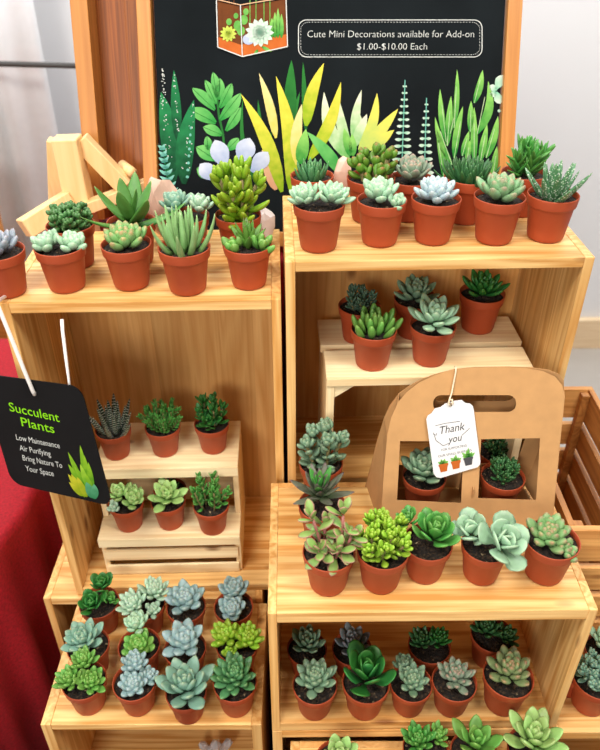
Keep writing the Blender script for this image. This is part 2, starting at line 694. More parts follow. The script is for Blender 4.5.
def P_bush(o, seed, pk, nst=7, H=0.035, spread=0.02, n=6, L=0.011, W=0.005, T=0.003, prof='spoon', el=30, curl=0.3, tuft=6, grow=0.75, rb=0.010, start=0.2, stemmat=None, rs=0.0011, whorl=2, out=None, dz=0.0):
    r = random.Random(seed * 17 + 3)
    lv = Leaves(seed * 31)
    sv, sf = [], []
    for i in range(nst):
        if out:
            tx, ty, h = out[i]
        else:
            a = i * 2.39996 + 0.4
            f = math.sqrt((i + 0.35) / nst)
            tx, ty = spread * f * math.cos(a), spread * f * math.sin(a)
            h = H * (1 - 0.28 * f) * r.uniform(0.86, 1.1)
        b = Vector((tx, ty, 0)) * min(1, rb / max(1e-4, math.hypot(tx, ty))) * r.uniform(0.5, 1)
        pts = stalk((b.x, b.y, SOIL_Z - 0.002 + dz), (tx, ty, SOIL_Z + h + dz), (r.uniform(-1, 1) * 0.002, r.uniform(-1, 1) * 0.002, 0))
        shoot(lv, pts, n, L, W, T, prof, el, curl, start, tuft, grow, whorl)
        v, f_ = tube_mesh(pts, rs, 6)
        k = len(sv)
        sv += v
        sf += [tuple(x + k for x in q) for q in f_]
    me = bpy.data.meshes.new('stem')
    me.from_pydata([tuple(v) for v in sv], [], sf)
    link('stem', me, stemmat or STEM, o, True)
    lv.build('foliage', pal(pk) if isinstance(pk, str) else pk, o)


def P_spike(o, seed, mat, n=16, L=0.04, W=0.009, T=0.005, e0=84, e1=35, curl=0.15, inner=0.55, r0=0.14, prof='lance'):
    lv = Leaves(seed * 31)
    rosette(lv, (0, 0, SOIL_Z - 0.002), n, L, W, T, prof, e0, e1, curl, inner, r0)
    lv.build('foliage', pal(mat) if isinstance(mat, str) else mat, o)


# zones: height of the surface the pot stands on (world z)
Z = dict(UL=CAM_Z - 0.379, UR=CAM_Z - 0.331, MR=CAM_Z - 0.635, FL=CAM_Z - 0.870, MF=CAM_Z - 0.862, UI=CAM_Z - 0.490, UB=CAM_Z - 0.676, UF=CAM_Z - 0.768, BR=CAM_Z - 0.895, RT=CAM_Z - 0.862)
Z['BX'] = Z['MR'] + 0.0015
Z['SH'] = CAM_Z - 0.678
_seed = [0]
KZ = dict(FL=1.22, UL=1.12, UR=1.12, UB=1.12, UF=1.15, MF=1.14, BX=1.15)


def potted(zone, cx, y, label, build, mode='b', s=1.0, group=None, name='potted_succulent', yfix=None, k=None):
    """pot at picture column cx (rim centre) whose base front touches the surface at row y; mode r: y is the rim centre's row"""
    _seed[0] += 1
    sd = _seed[0]
    z0 = Z[zone]
    if yfix is not None:
        Y = yfix
    elif mode == 'b':
        Y = on_z(cx, y, z0).y + 0.0185 * s
    else:
        Y = on_z(cx, y, z0 + PH * s).y
    d = depth((0, Y, z0 + PH * s))
    X = (cx - 300) / FPX * d
    o = thing(name, label, 'plant', (X, Y, z0 + 0.0002), 0, group)
    o.scale = (s, s, s)
    p = bpy.data.objects.new('pot', POT_ME)
    COL.objects.link(p)
    p.parent = o
    q = bpy.data.objects.new('soil', SOIL_ME[sd % 4])
    COL.objects.link(q)
    q.parent = o
    q.rotation_euler = (0, 0, sd * 1.3)
    build(o, sd)
    k = KZ.get(zone, 1.12) if k is None else k
    for ch in o.children:
        if ch not in (p, q):
            ch.scale = (k, k, k)
            ch.location = (0, 0, SOIL_Z * (1 - k))
    return o


# ------------------------------------------------------------------ the room
WALL = plain('painted_wall', (226, 228, 230), 0.85, noise=0.015, scale=3)
FLOOR = plain('grey_floor', (170, 164, 156), 0.5, noise=0.06, scale=6)
BASEB = wood('baseboard_wood', 0, None, light=(238, 214, 178), dark=(224, 194, 152), knots=0.0)
struct(box('floor', -3.2, 3.2, -2.0, 3.0, -0.05, 0.0, FLOOR, bev=0))
struct(box('wall_back', -3.2, 3.2, 2.45, 2.55, 0.0, 3.1, WALL, bev=0))
struct(box('baseboard_back', -3.2, 3.2, 2.425, 2.45, 0.0, 0.13, BASEB, bev=0.002))
struct(box('wall_left', -3.3, -3.2, -2.0, 2.55, 0.0, 3.1, WALL, bev=0))
struct(box('wall_right', 3.2, 3.3, -2.0, 2.55, 0.0, 3.1, WALL, bev=0))

# white hanging curtain at far left, with a cord in front of it
bm = bmesh.new()
cols = []
nx, nz_ = 60, 2
x0, x1 = -1.75, -0.715
for i in range(nx + 1):
    f = i / nx
    xx = x0 + (x1 - x0) * f
    yy = 2.15 + 0.022 * math.sin(f * 26) + 0.012 * math.sin(f * 61 + 1)
    cols.append((bm.verts.new((xx, yy, 0.03)), bm.verts.new((xx, yy, 2.9))))
for i in range(nx):
    bm.faces.new((cols[i][0], cols[i + 1][0], cols[i + 1][1], cols[i][1]))
CURT = plain('white_curtain', (240, 246, 250), 0.9, noise=0.02)
cu = obj('curtain', bm, CURT, None, True)
md = cu.modifiers.new('thick', 'SOLIDIFY')
md.thickness = 0.004
tag(cu, 'white curtain hanging along the wall at far left behind the wooden stand', 'curtain')
cord = tube('cord', [(-2.4 + 0.24 * i, 2.05, 1.178 - 0.012 * i * 0.5) for i in range(9)], 0.0075, plain('dark_cord', (66, 64, 62), 0.6))
tag(cord, 'dark cord strung across in front of the white curtain at far left', 'cord')

# ------------------------------------------------------------------ tables under everything
RED = None


def mat_red():
    t = NT('red_tablecloth')
    tc = t.n('TexCoord')
    nz = t.n('TexNoise')
    nz.inputs['Scale'].default_value = 260
    nz.inputs['Detail'].default_value = 4
    t.l(tc.outputs['Object'], nz.inputs[0])
    t.l(t.ramp(nz.outputs[0], [(0.3, lin((128, 0, 14))), (0.7, lin((176, 6, 30)))]), t.b.inputs['Base Color'])
    t.b.inputs['Roughness'].default_value = 0.85
    t.b.inputs['Sheen Weight'].default_value = 0.0
    t.bump(nz.outputs[0], 0.35, 0.001)
    return t.m


RED = mat_red()


def cloth_box(name, poly, ztop, zbot, mat, label, amp=0.014, flare=1.0, wave=0.10):
    """tablecloth: flat top over polygon, rounded edge, and folds hanging to zbot"""
    poly = [Vector((p[0], p[1], 0)) for p in poly]
    c = sum(poly, Vector((0, 0, 0))) / len(poly)
    per = []
    for i, p in enumerate(poly):
        q = poly[(i + 1) % len(poly)]
        L = (q - p).length
        n = max(4, int(L / 0.012))
        e = (q - p).normalized()
        out = Vector((e.y, -e.x, 0))
        for k in range(n):
            per.append((p.lerp(q, k / n), out))
    N = len(per)
    # smooth the outward directions round the corners
    outs = [sum((per[(i + d) % N][1] for d in range(-4, 5)), Vector((0, 0, 0))).normalized() for i in range(N)]
    bm = bmesh.new()
    rows = []
    lev = [(-0.3, 0), (-0.03, 0), (-0.008, -0.001), (0.0, -0.006), (0.004, -0.02), (0.006, -0.08), (0.01, -0.2), (0.014, -0.35), (0.02, zbot - ztop)]
    for j, (o_, dz) in enumerate(lev):
        row = []
        for i in range(N):
            s = i * 0.012
            f = 0 if j < 4 else min(1, (-dz) / 0.3)
            w = amp * f * (math.sin(s / wave * 6.28) + 0.6 * math.sin(s / wave * 6.28 * 0.43 + 1.3))
            base = per[i][0]
            if o_ <= -0.3:
                pt = c + (base - c) * 0.5
            else:
                pt = base + outs[i] * ((o_ * flare if o_ > 0 else o_) + w)
            row.append(bm.verts.new((pt.x, pt.y, ztop + dz)))
        rows.append(row)
    for j in range(len(rows) - 1):
        for i in range(N):
            i2 = (i + 1) % N
            bm.faces.new((rows[j][i], rows[j + 1][i], rows[j + 1][i2], rows[j][i2]))
    cv = bm.verts.new((c.x, c.y, ztop))
    for i in range(N):
        bm.faces.new((cv, rows[0][i], rows[0][(i + 1) % N]))
    o = obj(name, bm, mat, None, True)
    tag(o, label, 'tablecloth')
    return o


cloth_box('tablecloth', [(-1.5, 0.50), (-0.490, 0.50), (-0.425, 0.80), (-0.425, 1.30), (-1.5, 1.30)], CAM_Z - 0.80, 0.004, RED, 'red tablecloth hanging in folds at left, beside the stacked crates', 0.013, 0.7, 0.085)
BLACKC = plain('black_table_paint', (22, 22, 24), 0.9)
BASE_Z = 0.40
lt = thing('low_table', 'black low table beneath all the wooden crates', 'table', (0.3, 0.53, 0))
box('tabletop', -0.675, 0.36, -0.32, 0.352, BASE_Z - 0.03, BASE_Z, BLACKC, lt, 0.002)
for xx in (-0.62, 0.30):
    for yy in (-0.29, 0.29):
        box('leg', xx, xx + 0.05, yy, yy + 0.05, 0.0, BASE_Z - 0.0302, BLACKC, lt, 0.002)
PED_Z = CAM_Z - 0.43
cloth_box('pedestal_tablecloth', [(-0.345, 0.902), (0.27, 0.902), (0.27, 1.38), (-0.345, 1.38)], PED_Z, 0.004, RED, 'red cloth on the stand behind the crates, under the chalkboard', 0.0015, 0.2)


# ------------------------------------------------------------------ crates
def crate(x, y, ztop, w, d, zbot, yaw, label, ts=0.0105, tt=0.012, shelf=None, backmat=None):
    """open-fronted box crate; (x, y) is its front-left corner, sides run the full height"""
    t = thing('wooden_crate', label, 'crate', (x, y, zbot), yaw, 'open pine crates stacked as plant shelves')
    h = ztop - zbot
    box('side_panel', 0, ts, 0, d, 0, h, W_SIDEZ, t)
    box('side_panel', w - ts, w, 0, d, 0, h, W_SIDEZ, t)
    box('top_panel', ts, w - ts, 0.0004, d - 0.008, h - tt, h - 0.0003, W_TOPX, t)
    box('bottom_panel', ts, w - ts, 0.0004, d - 0.008, 0, tt, W_TOPX, t)
    box('back_panel', ts, w - ts, d - 0.008, d, 0, h, backmat or W_BACKZ, t, 0.0005)
    if shelf:
        box('shelf', ts, w - ts, 0.045, d - 0.008, shelf - zbot - 0.010, shelf - zbot, W_TOPX, t)
    return t


ul = crate(-0.325, 0.683, Z['UL'], 0.3045, 0.19, CAM_Z - 0.8625, R(1.8), 'tall upright pine crate at upper left holding the pale stepped riser', tt=0.013)
ur = crate(-0.0154, 0.685, Z['UR'], 0.327, 0.19, CAM_Z - 0.8615, R(2.0), 'tall pine crate at upper right holding the two-slat riser', tt=0.012, shelf=Z['SH'])
mr = crate(-0.034, 0.4787, Z['MR'], 0.348, 0.198, CAM_Z - 0.8612, R(0.8), 'pine crate at centre right with the brown carry box on top', ts=0.0095, tt=0.016)
# the floor of that crate is its own bottom panel: lift pots onto it
Z['MF'] = CAM_Z - 0.8612 + 0.016
ll = crate(-0.373, 0.677, CAM_Z - 0.8630, 0.3180, 0.20, BASE_Z + 0.001, 0, 'low pine crate at left directly under the tall upright crate', tt=0.014)
b_ = crate(-0.034, 0.4787, CAM_Z - 0.862, 0.336, 0.39, BASE_Z + 0.001, R(0.5), 'bottom pine crate at right under the crate with the carry box', ts=0.012, tt=0.015)
rt = crate(0.3065, 0.477, CAM_Z - 0.862, 0.33, 0.39, BASE_Z + 0.001, R(0.3), 'low pine crate at far right edge beneath the slatted crate', ts=0.012, tt=0.015)
fl = crate(-0.3235, 0.4914, Z['FL'], 0.2755, 0.183, BASE_Z + 0.001, 0, 'front pine crate at lower left carrying twelve potted succulents', ts=0.0125, tt=0.012, shelf=CAM_Z - 1.07)
br = crate(-0.012, 0.27, Z['BR'], 0.29, 0.215, BASE_Z + 0.001, 0, 'front pine crate at lower right, cut off by the picture bottom', ts=0.0115, tt=0.012)

# two-slat riser inside the upper right crate
g = thing('wooden_riser', 'low two-slat wooden riser inside the upper right crate', 'riser', (0.0315, 0.699, Z['SH'] + 0.0002), R(2.0))
rh = Z['UI'] - Z['SH']
rw, rd = 0.252, 0.140
box('slat', 0.0, rw, 0.0, 0.063, rh - 0.011, rh, W_RISER, g)
box('slat', -0.003, rw + 0.003, 0.075, rd, rh - 0.011, rh, W_RISER, g)
for xx in (0.0, rw - 0.010):
    box('side_board', xx, xx + 0.010, 0.002, rd, 0, rh - 0.0113, W_RISER_S, g)
for sx in (1, -1):
    bm = bmesh.new()
    xa = 0.0102 if sx > 0 else rw - 0.0102
    pr = [(xa, rh - 0.0115), (xa + sx * 0.026, rh - 0.0115), (xa, rh - 0.030)]
    va = [bm.verts.new((p[0], 0.004, p[1])) for p in pr]
    vb = [bm.verts.new((p[0], 0.014, p[1])) for p in pr]
    bm.faces.new(va)
    bm.faces.new(vb)
    for i in range(3):
        bm.faces.new((va[i], va[(i + 1) % 3], vb[(i + 1) % 3], vb[i]))
    obj('corner_brace', bm, W_RISER, g)

# pale two-step riser inside the upper left crate
ulz = CAM_Z - 0.8625 + 0.013
g = thing('stepped_riser', 'pale pine two-step riser inside the tall upper left crate', 'riser', (-0.285, 0.702, ulz + 0.0002), R(1.8))
sw_ = 0.200
h1 = Z['UF'] - ulz
h2 = Z['UB'] - ulz
box('lower_step', 0, sw_, 0.0, 0.062, h1 - 0.016, h1, W_RISER, g)
box('upper_step', 0.0, sw_, 0.044, 0.148, h2 - 0.018, h2, W_RISER, g)
box('front_slat', 0.004, sw_ - 0.004, 0.006, 0.010, h1 - 0.050, h1 - 0.029, W_RISER, g)
box('front_slat', 0.004, sw_ - 0.004, 0.006, 0.010, 0.001, h1 - 0.062, W_RISER, g)
box('back_slat', 0.006, sw_ - 0.006, 0.140, 0.147, 0.02, h2 - 0.03, W_RISER, g)
for xx in (0.0, sw_ - 0.008):
    box('side_board', xx, xx + 0.008, 0.0102, 0.062, 0, h1 - 0.0162, W_RISER_S, g)
    box('side_board', xx, xx + 0.008, 0.0625, 0.147, 0, h2 - 0.0182, W_RISER_S, g)
    box('post', xx, xx + 0.008, 0.046, 0.0618, h1 + 0.0002, h2 - 0.0182, W_RISER_S, g)

# slatted crate at the right edge
st_top = CAM_Z - 0.64
sx0, sx1, sy0, sy1 = 0.322, 0.445, 0.600, 0.895
g = thing('slatted_crate', 'open slatted wooden crate standing at the right edge behind the pots', 'crate', (sx0, sy0, CAM_Z - 0.8618))
ww, dd, hh = sx1 - sx0, sy1 - sy0, st_top - (CAM_Z - 0.8618)
for k in range(4):
    za = 0.006 + k * (hh - 0.006) / 4
    zb = za + (hh - 0.006) / 4 - 0.013
    if k == 3:
        zb = hh
    box('long_slat', ww - 0.008, ww, 0.009, dd - 0.009, za, zb, W_SLAT, g)
    box('long_slat', 0, 0.008, 0.009, dd - 0.009, za, zb, W_SLAT, g)
    box('end_slat', 0, ww, 0, 0.0088, za, zb, W_SLATX, g)
    box('end_slat', 0, ww, dd - 0.0088, dd, za, zb, W_SLATX, g)
for (xx, yy) in ((0.0082, 0.009), (ww - 0.0202, 0.009), (0.0082, dd - 0.021), (ww - 0.0202, dd - 0.021)):
    box('corner_post', xx, xx + 0.012, yy, yy + 0.012, 0, hh - 0.004, W_SLAT, g)
box('bottom_panel', 0.0085, ww - 0.0085, 0.009, dd - 0.009, 0.0, 0.006, W_SLAT, g)

# ------------------------------------------------------------------ chalkboard sign
SY, SZ, SL = 0.957, CAM_Z - 0.34, 0.42            # point on the face and backward lean (dy per dz)


def s_plane(px, py, off=0.0):
    d = ray(px, py)
    # (y - SY) = SL * (z - SZ) + off*...
    k = (SY + SL * (CAM_Z - SZ)) / (d.y - SL * d.z)
    p = Vector((0, 0, CAM_Z)) + d * k
    n = Vector((0, -1, SL)).normalized()
    return p + n * off


s_up = Vector((0, SL, 1)).normalized()
s_n = Vector((0, -1, SL)).normalized()
s_bot_z = PED_Z + 0.008
s_o = Vector((0, SY + SL * (s_bot_z - SZ), s_bot_z))
sign = thing('chalkboard_sign', 'framed black chalkboard painted with succulents leaning behind the upper crates', 'sign', s_o)


def s_local(x, h, o=0.0):
    """x to the right, h up the board from its foot, o out of the face; relative to the sign's empty"""
    return Vector((x, 0, 0)) + s_up * h + s_n * o


def s_slab(name, xa, xb, ha, hb, oa, ob, mat, bev=0.0012):
    bm = bmesh.new()
    add_box(bm, xa, xb, -ob, -oa, ha, hb, bev)
    o = obj(name, bm, mat, sign)
    o.rotation_euler = (-math.atan(SL), 0, 0)
    return o


CHALK = plain('chalkboard_black', (19, 24, 27), 0.85, noise=0.3, scale=9, spec=0.08)
xl = s_plane(158.5, 190).x
xr = s_plane(497.5, 190).x
SH_ = 0.62
fw = 0.0235
s_slab('board', xl - 0.004 + fw * 0.3, xr + 0.004 - fw * 0.3, 0.01, SH_ - 0.01, -0.008, 0.0, CHALK)
xil, xir = s_plane(159, 190).x, s_plane(496.5, 190).x
xol, xor_ = xil - 0.0185, xir + 0.0185
s_slab('frame_stile', xol, xil, 0, SH_, -0.012, 0.009, W_FRAME)
s_slab('frame_stile', xir, xor_, 0, SH_, -0.012, 0.009, W_FRAME)
s_slab('frame_rail', xil, xir, 0, 0.02, -0.012, 0.009, W_FRAME)
s_slab('frame_rail', xil, xir, SH_ - 0.024, SH_, -0.012, 0.009, W_FRAME)


def paint(name, rgb_a, rgb_b=None, axis='t'):
    """flat paint; UV y blends from root colour to tip colour, UV x from edge"""
    t = NT(name)
    uv = t.n('UVMap', uv_map='leaf')
    sp = t.n('SeparateXYZ')
    t.l(uv.outputs[0], sp.inputs[0])
    nz = t.n('TexNoise')
    nz.inputs['Scale'].default_value = 90
    tc = t.n('TexCoord')
    t.l(tc.outputs['Object'], nz.inputs[0])
    f = t.math('ADD', t.math('MULTIPLY', sp.outputs[1 if axis == 't' else 0], 0.8), t.math('MULTIPLY', t.math('SUBTRACT', nz.outputs[0], 0.4), 0.7))
    t.l(t.ramp(f, [(0.1, lin(grade(rgb_a, 0.86, 1.2))), (0.8, lin(grade(rgb_b or rgb_a, 0.88, 1.15)))]), t.b.inputs['Base Color'])
    t.b.inputs['Specular IOR Level'].default_value = 0.1
    t.b.inputs['Roughness'].default_value = 0.7
    return t.m


class Flat:
    """flat painted shapes collected in picture columns and rows on a mapped plane"""

    def __init__(s, mp):
        s.v, s.f, s.uv, s.mi = [], [], [], []
        s.mp = mp

    def leaf(s, b, t, w, mi=0, bend=0.0, n=9, lay=0, peak=0.45):
        bx, by = b
        tx, ty = t
        dx, dy = tx - bx, ty - by
        L = math.hypot(dx, dy)
        nx, ny = -dy / L, dx / L
        k0 = len(s.v)
        for i in range(n + 1):
            f = i / n
            g = f ** (math.log(0.5) / math.log(peak))
            hw = w / 2 * max(0.0, math.sin(PI * g)) ** 0.8 + (w * 0.13 * (1 - f))
            cx = bx + dx * f + nx * bend * L * math.sin(PI * f)
            cy = by + dy * f + ny * bend * L * math.sin(PI * f)
            for sd in (-1, 0, 1):
                s.v.append(s.mp(cx + nx * hw * sd, cy + ny * hw * sd, lay))
                s.uv.append((abs(sd), f))
        for i in range(n):
            for q in (0, 1):
                a = k0 + i * 3 + q
                s.f.append((a, a + 1, a + 4, a + 3))
                s.mi.append(mi)

    def poly(s, pts, mi=0, lay=0):
        k = len(s.v)
        for p in pts:
            s.v.append(s.mp(p[0], p[1], lay))
            s.uv.append((0.5, 0.5))
        s.f.append(tuple(range(k, k + len(pts))))
        s.mi.append(mi)

    def disc(s, x, y, rx, ry=None, mi=0, lay=0, n=12):
        ry = rx if ry is None else ry
        s.poly([(x + rx * math.cos(2 * PI * i / n), y + ry * math.sin(2 * PI * i / n)) for i in range(n)], mi, lay)

    def line(s, pts, w, mi=0, lay=0, closed=False):
        m = len(pts)
        for i in range(m if closed else m - 1):
            a, b = pts[i], pts[(i + 1) % m]
            L = math.hypot(b[0] - a[0], b[1] - a[1])
            if L < 1e-6:
                continue
            nx, ny = -(b[1] - a[1]) / L * w / 2, (b[0] - a[0]) / L * w / 2
            s.poly([(a[0] + nx, a[1] + ny), (b[0] + nx, b[1] + ny), (b[0] - nx, b[1] - ny), (a[0] - nx, a[1] - ny)], mi, lay)

    def text(s, body, x0, x1, ymid, mi=0, lay=0, height=None, shear=0.0, skew=0.0, bold=0.0, slant=0.0):
        cu_ = bpy.data.curves.new('t', 'FONT')
        cu_.body = body
        cu_.size = 1
        cu_.shear = shear
        cu_.offset = bold
        cu_.resolution_u = 3
        ob = bpy.data.objects.new('t', cu_)
        COL.objects.link(ob)
        dg = bpy.context.evaluated_depsgraph_get()
        dg.update()
        me = bpy.data.meshes.new_from_object(ob.evaluated_get(dg))
        bpy.data.objects.remove(ob)
        bpy.data.curves.remove(cu_)
        xs = [v.co.x for v in me.vertices]
        sc = (x1 - x0) / (max(xs) - min(xs))
        sy = sc if height is None else height / 0.7
        k = len(s.v)
        mx = min(xs)
        for v in me.vertices:
            X = x0 + (v.co.x - mx) * sc
            Yy = ymid - (v.co.y - 0.34) * sy + skew * (X - x0)
            X -= (v.co.y - 0.34) * sy * slant
            s.v.append(s.mp(X, Yy, lay))
            s.uv.append((0.5, 0.5))
        for p in me.polygons:
            s.f.append(tuple(k + i for i in p.vertices))
            s.mi.append(mi)
        bpy.data.meshes.remove(me)

    def build(s, name, mats, parent, face=None):
        me = bpy.data.meshes.new(name)
        me.from_pydata([tuple(v) for v in s.v], [], s.f)
        l = me.uv_layers.new(name='leaf')
        d = []
        for lp in me.loops:
            d.extend(s.uv[lp.vertex_index])
        l.data.foreach_set('uv', d)
        o = link(name, me, mats, parent)
        me.polygons.foreach_set('material_index', s.mi)
        if face is not None:
            fl_ = [p for p in me.polygons if p.normal.dot(face) < 0]
            for p in fl_:
                p.flip()
        return o


def smap(x, y, lay):
    return s_plane(x, y, 0.0004 + 0.0002 * lay) - s_o


PT = dict(
    spk=paint('paint_dark_green', (20, 66, 44), (44, 132, 82)), teal=paint('paint_teal', (92, 170, 158), (150, 214, 200)),
    white=paint('paint_white', (232, 236, 234)), grn=paint('paint_green', (58, 140, 62), (150, 206, 112)),
    jade=paint('paint_leaf_green', (60, 150, 74), (126, 196, 116)), yel=paint('paint_yellow_green', (142, 176, 46), (232, 220, 96)),
    cream=paint('paint_cream', (216, 206, 110), (238, 226, 170)), dgr=paint('paint_deep_green', (34, 92, 44), (52, 124, 58)),
    pale=paint('paint_pale_green', (128, 188, 116), (236, 242, 214)), ylt=paint('paint_pale_yellow', (178, 204, 120), (232, 224, 110)),
    lil=paint('paint_lilac', (160, 178, 212), (216, 224, 240)), org=paint('paint_orange', (186, 98, 46), (206, 122, 66)),
    brn=paint('paint_brown', (96, 56, 32), (120, 72, 40)), mint=paint('paint_mint', (150, 206, 178), (222, 240, 226)), lim=paint('paint_lime', (170, 196, 64), (206, 220, 110)),
    peach=paint('paint_peach', (214, 168, 136), (232, 196, 160)))


def pmats(*k):
    return [PT[i] for i in k]


# speckled plant
F = Flat(smap)
F.leaf((173, 172), (161, 92), 17, 0, 0.03, lay=1)
F.leaf((178, 142), (174, 70), 9, 0, 0.0, lay=2)
F.leaf((184, 184), (194, 100), 16, 0, -0.04, lay=3)
F.leaf((172, 186), (164, 140), 12, 0, 0.06, lay=0)
rr_ = random.Random(4)
for (b, t_, w_) in (((173, 172), (161, 92), 9), ((184, 184), (194, 100), 9), ((178, 142), (174, 70), 4), ((164, 110), (163, 66), 6)):
    for i in range(26):
        f = rr_.uniform(0.15, 0.95)
        x = b[0] + (t_[0] - b[0]) * f + rr_.uniform(-0.5, 0.5) * w_ * (1.2 - f)
        y = b[1] + (t_[1] - b[1]) * f
        F.disc(x, y, rr_.uniform(0.35, 0.8), mi=1, lay=5, n=6)
for i in range(8):
    F.disc(191 - i * 0.5, 128 + i * 7, 1.1 + 0.08 * i, 1.5, mi=2, lay=5, n=8)
for i in range(8):
    y = 148 + i * 6.2
    L_ = 5 + i * 0.9
    F.leaf((160 + i, y + 2), (160 + i + L_, y - 4), 3.2, 2, 0.1, lay=6)
    F.leaf((166 + i, y + 1), (158 + i * 0.3, y - 3), 3.0, 2, -0.1, lay=6)
F.build('painted_plant', pmats('spk', 'white', 'teal'), sign, s_n)
# jade-like plant
F = Flat(smap)
F.line([(217, 98), (219, 116), (223, 134), (226, 165)], 2.2, 1, 0)
for b, t_, w_ in (((217, 98), (213, 72), 8), ((219, 100), (220, 78), 8), ((216, 104), (205, 80), 8), ((215, 110), (192, 88), 10), ((220, 108), (232, 83), 9), ((220, 120), (241, 93), 11), ((226, 131), (241, 107), 9),
                   ((216, 123), (189, 109), 12), ((222, 135), (203, 127), 10), ((216, 160), (196, 147), 13), ((208, 150), (207, 136), 7), ((227, 150), (239, 138), 9), ((212, 178), (197, 168), 12)):
    F.leaf(b, t_, w_, 0, 0.04, lay=2, peak=0.55)
    F.line([b, t_], 0.5, 1, 4)
F.build('painted_plant', pmats('jade', 'dgr'), sign, s_n)
# pale blossom behind the tall bright plant
F = Flat(smap)
for b, t_, w_ in (((226, 168), (215, 140), 17), ((240, 164), (250, 138), 18), ((216, 180), (200, 164), 15), ((252, 172), (268, 152), 15)):
    F.leaf(b, t_, w_, 0, 0, lay=6, peak=0.6)
F.build('painted_blossom', pmats('lil'), sign, s_n)
# yellow sword leaves
F = Flat(smap)
for b, t_, w_, m, bd, ly in (((282, 192), (241, 94), 12, 0, 0.05, 3), ((276, 138), (259, 73), 8, 1, 0.03, 2), ((291, 192), (276, 76), 13, 0, 0.05, 4), ((289, 130), (291.5, 60), 11, 2, 0, 2), ((297, 165), (302, 104), 10, 1, -0.05, 5),
                             ((306, 132), (303, 62), 5, 2, 0, 1), ((306, 126), (324, 63), 11, 0, -0.05, 3), ((309, 160), (341, 82), 11, 0, 0.06, 4), ((300, 164), (306, 129), 11, 3, 0, 6), ((342, 174), (307, 132), 11, 4, 0.03, 7),
                             ((262, 148), (258, 100), 4, 2, 0, 1), ((270, 172), (271, 132), 5, 2, 0, 1), ((284, 150), (300, 92), 6, 2, 0, 0), ((258, 188), (243, 98), 4, 2, -0.08, 5), ((276, 190), (262, 150), 10, 5, 0, 2)):
    F.leaf(b, t_, w_, m, bd, lay=ly, peak=0.42)
F.build('painted_plant', pmats('yel', 'cream', 'dgr', 'grn', 'jade', 'peach'), sign, s_n)
# white-green agave
F = Flat(smap)
for b, t_, w_, m, bd, ly in (((349, 160), (324, 92), 11, 0, -0.10, 3), ((350, 152), (337, 95), 9, 0, -0.04, 2), ((355, 146), (361.5, 90), 8, 0, -0.05, 2), ((359, 150), (377, 93), 9, 1, 0.08, 4), ((361, 151), (398, 109), 10, 1, 0.02, 5),
                             ((358, 138), (357, 110), 10, 0, 0, 1), ((369, 150), (394, 130), 9, 1, 0, 6), ((353, 148), (367, 114), 9, 0, 0, 3), ((345, 150), (335, 128), 6, 0, 0, 1), ((350, 156), (344, 128), 7, 2, 0, 6), ((353, 156), (352, 134), 7, 2, 0, 6)):
    F.leaf(b, t_, w_, m, bd, lay=ly)
F.build('painted_plant', pmats('pale', 'ylt', 'grn'), sign, s_n)
# two ferns
for (xb, yb, xt, yt, wm, n) in ((401.6, 172, 405, 80, 11.5, 14), (424.4, 172, 426.5, 98, 9.5, 11)):
    F = Flat(smap)
    F.line([(xb, yb), (xt, yt)], 0.9, 1, 0)
    for i in range(n):
        f = 1 - i / n
        y = yb + (yt - yb) * (1 - f)
        x = xb + (xt - xb) * (1 - f)
        L_ = wm * (0.12 + 0.9 * f)
        for sd in (-1, 1):
            F.leaf((x, y), (x + sd * L_, y - 0.5 + 1.2 * f), 3.6 * (0.45 + 0.55 * f), 0, 0.05 * sd, lay=2, peak=0.6)
    F.build('painted_fern', pmats('mint', 'teal'), sign, s_n)
# tall grass-like plant
F = Flat(smap)
for b, t_, w_, bd in (((446, 142), (440, 89), 7, -0.03), ((452, 165), (435, 117), 7, -0.06), ((447, 146), (451, 96), 8, 0), ((454, 128), (457, 69), 6, 0.02), ((454, 158), (463, 106), 8, -0.03), ((470, 132), (471, 101), 7, 0), ((474, 103), (482.5, 70), 8, 0.04),
                      ((474, 162), (474, 107), 8, 0), ((477, 134), (488, 81), 10, 0.12), ((462, 156), (469, 131), 7, 0), ((480, 162), (487, 124), 8, 0), ((486, 158), (498, 116), 9, 0.04), ((444, 178), (436, 128), 8, 0.03), ((492, 180), (497, 146), 8, 0), ((466, 165), (470, 140), 6, 0), ((450, 134), (455, 112), 4, 0)):
    F.leaf(b, t_, w_ * 0.78, 0, bd, lay=2)
    F.line([b, (b[0] * 0.3 + t_[0] * 0.7, b[1] * 0.3 + t_[1] * 0.7)], 0.6, 1, 4)
F.build('painted_plant', pmats('grn', 'pale'), sign, s_n)
F = Flat(smap)
for b, t_, w_ in (((496, 89), (503, 75), 9), ((497, 90), (489, 86), 6), ((496, 92), (500, 104), 8), ((495, 91), (491, 97), 6)):
    F.leaf(b, t_, w_, 0, 0, lay=2, peak=0.6)
F.disc(499, 111, 1.6, mi=0, lay=2)
F.build('painted_blossom', pmats('mint'), sign, s_n)
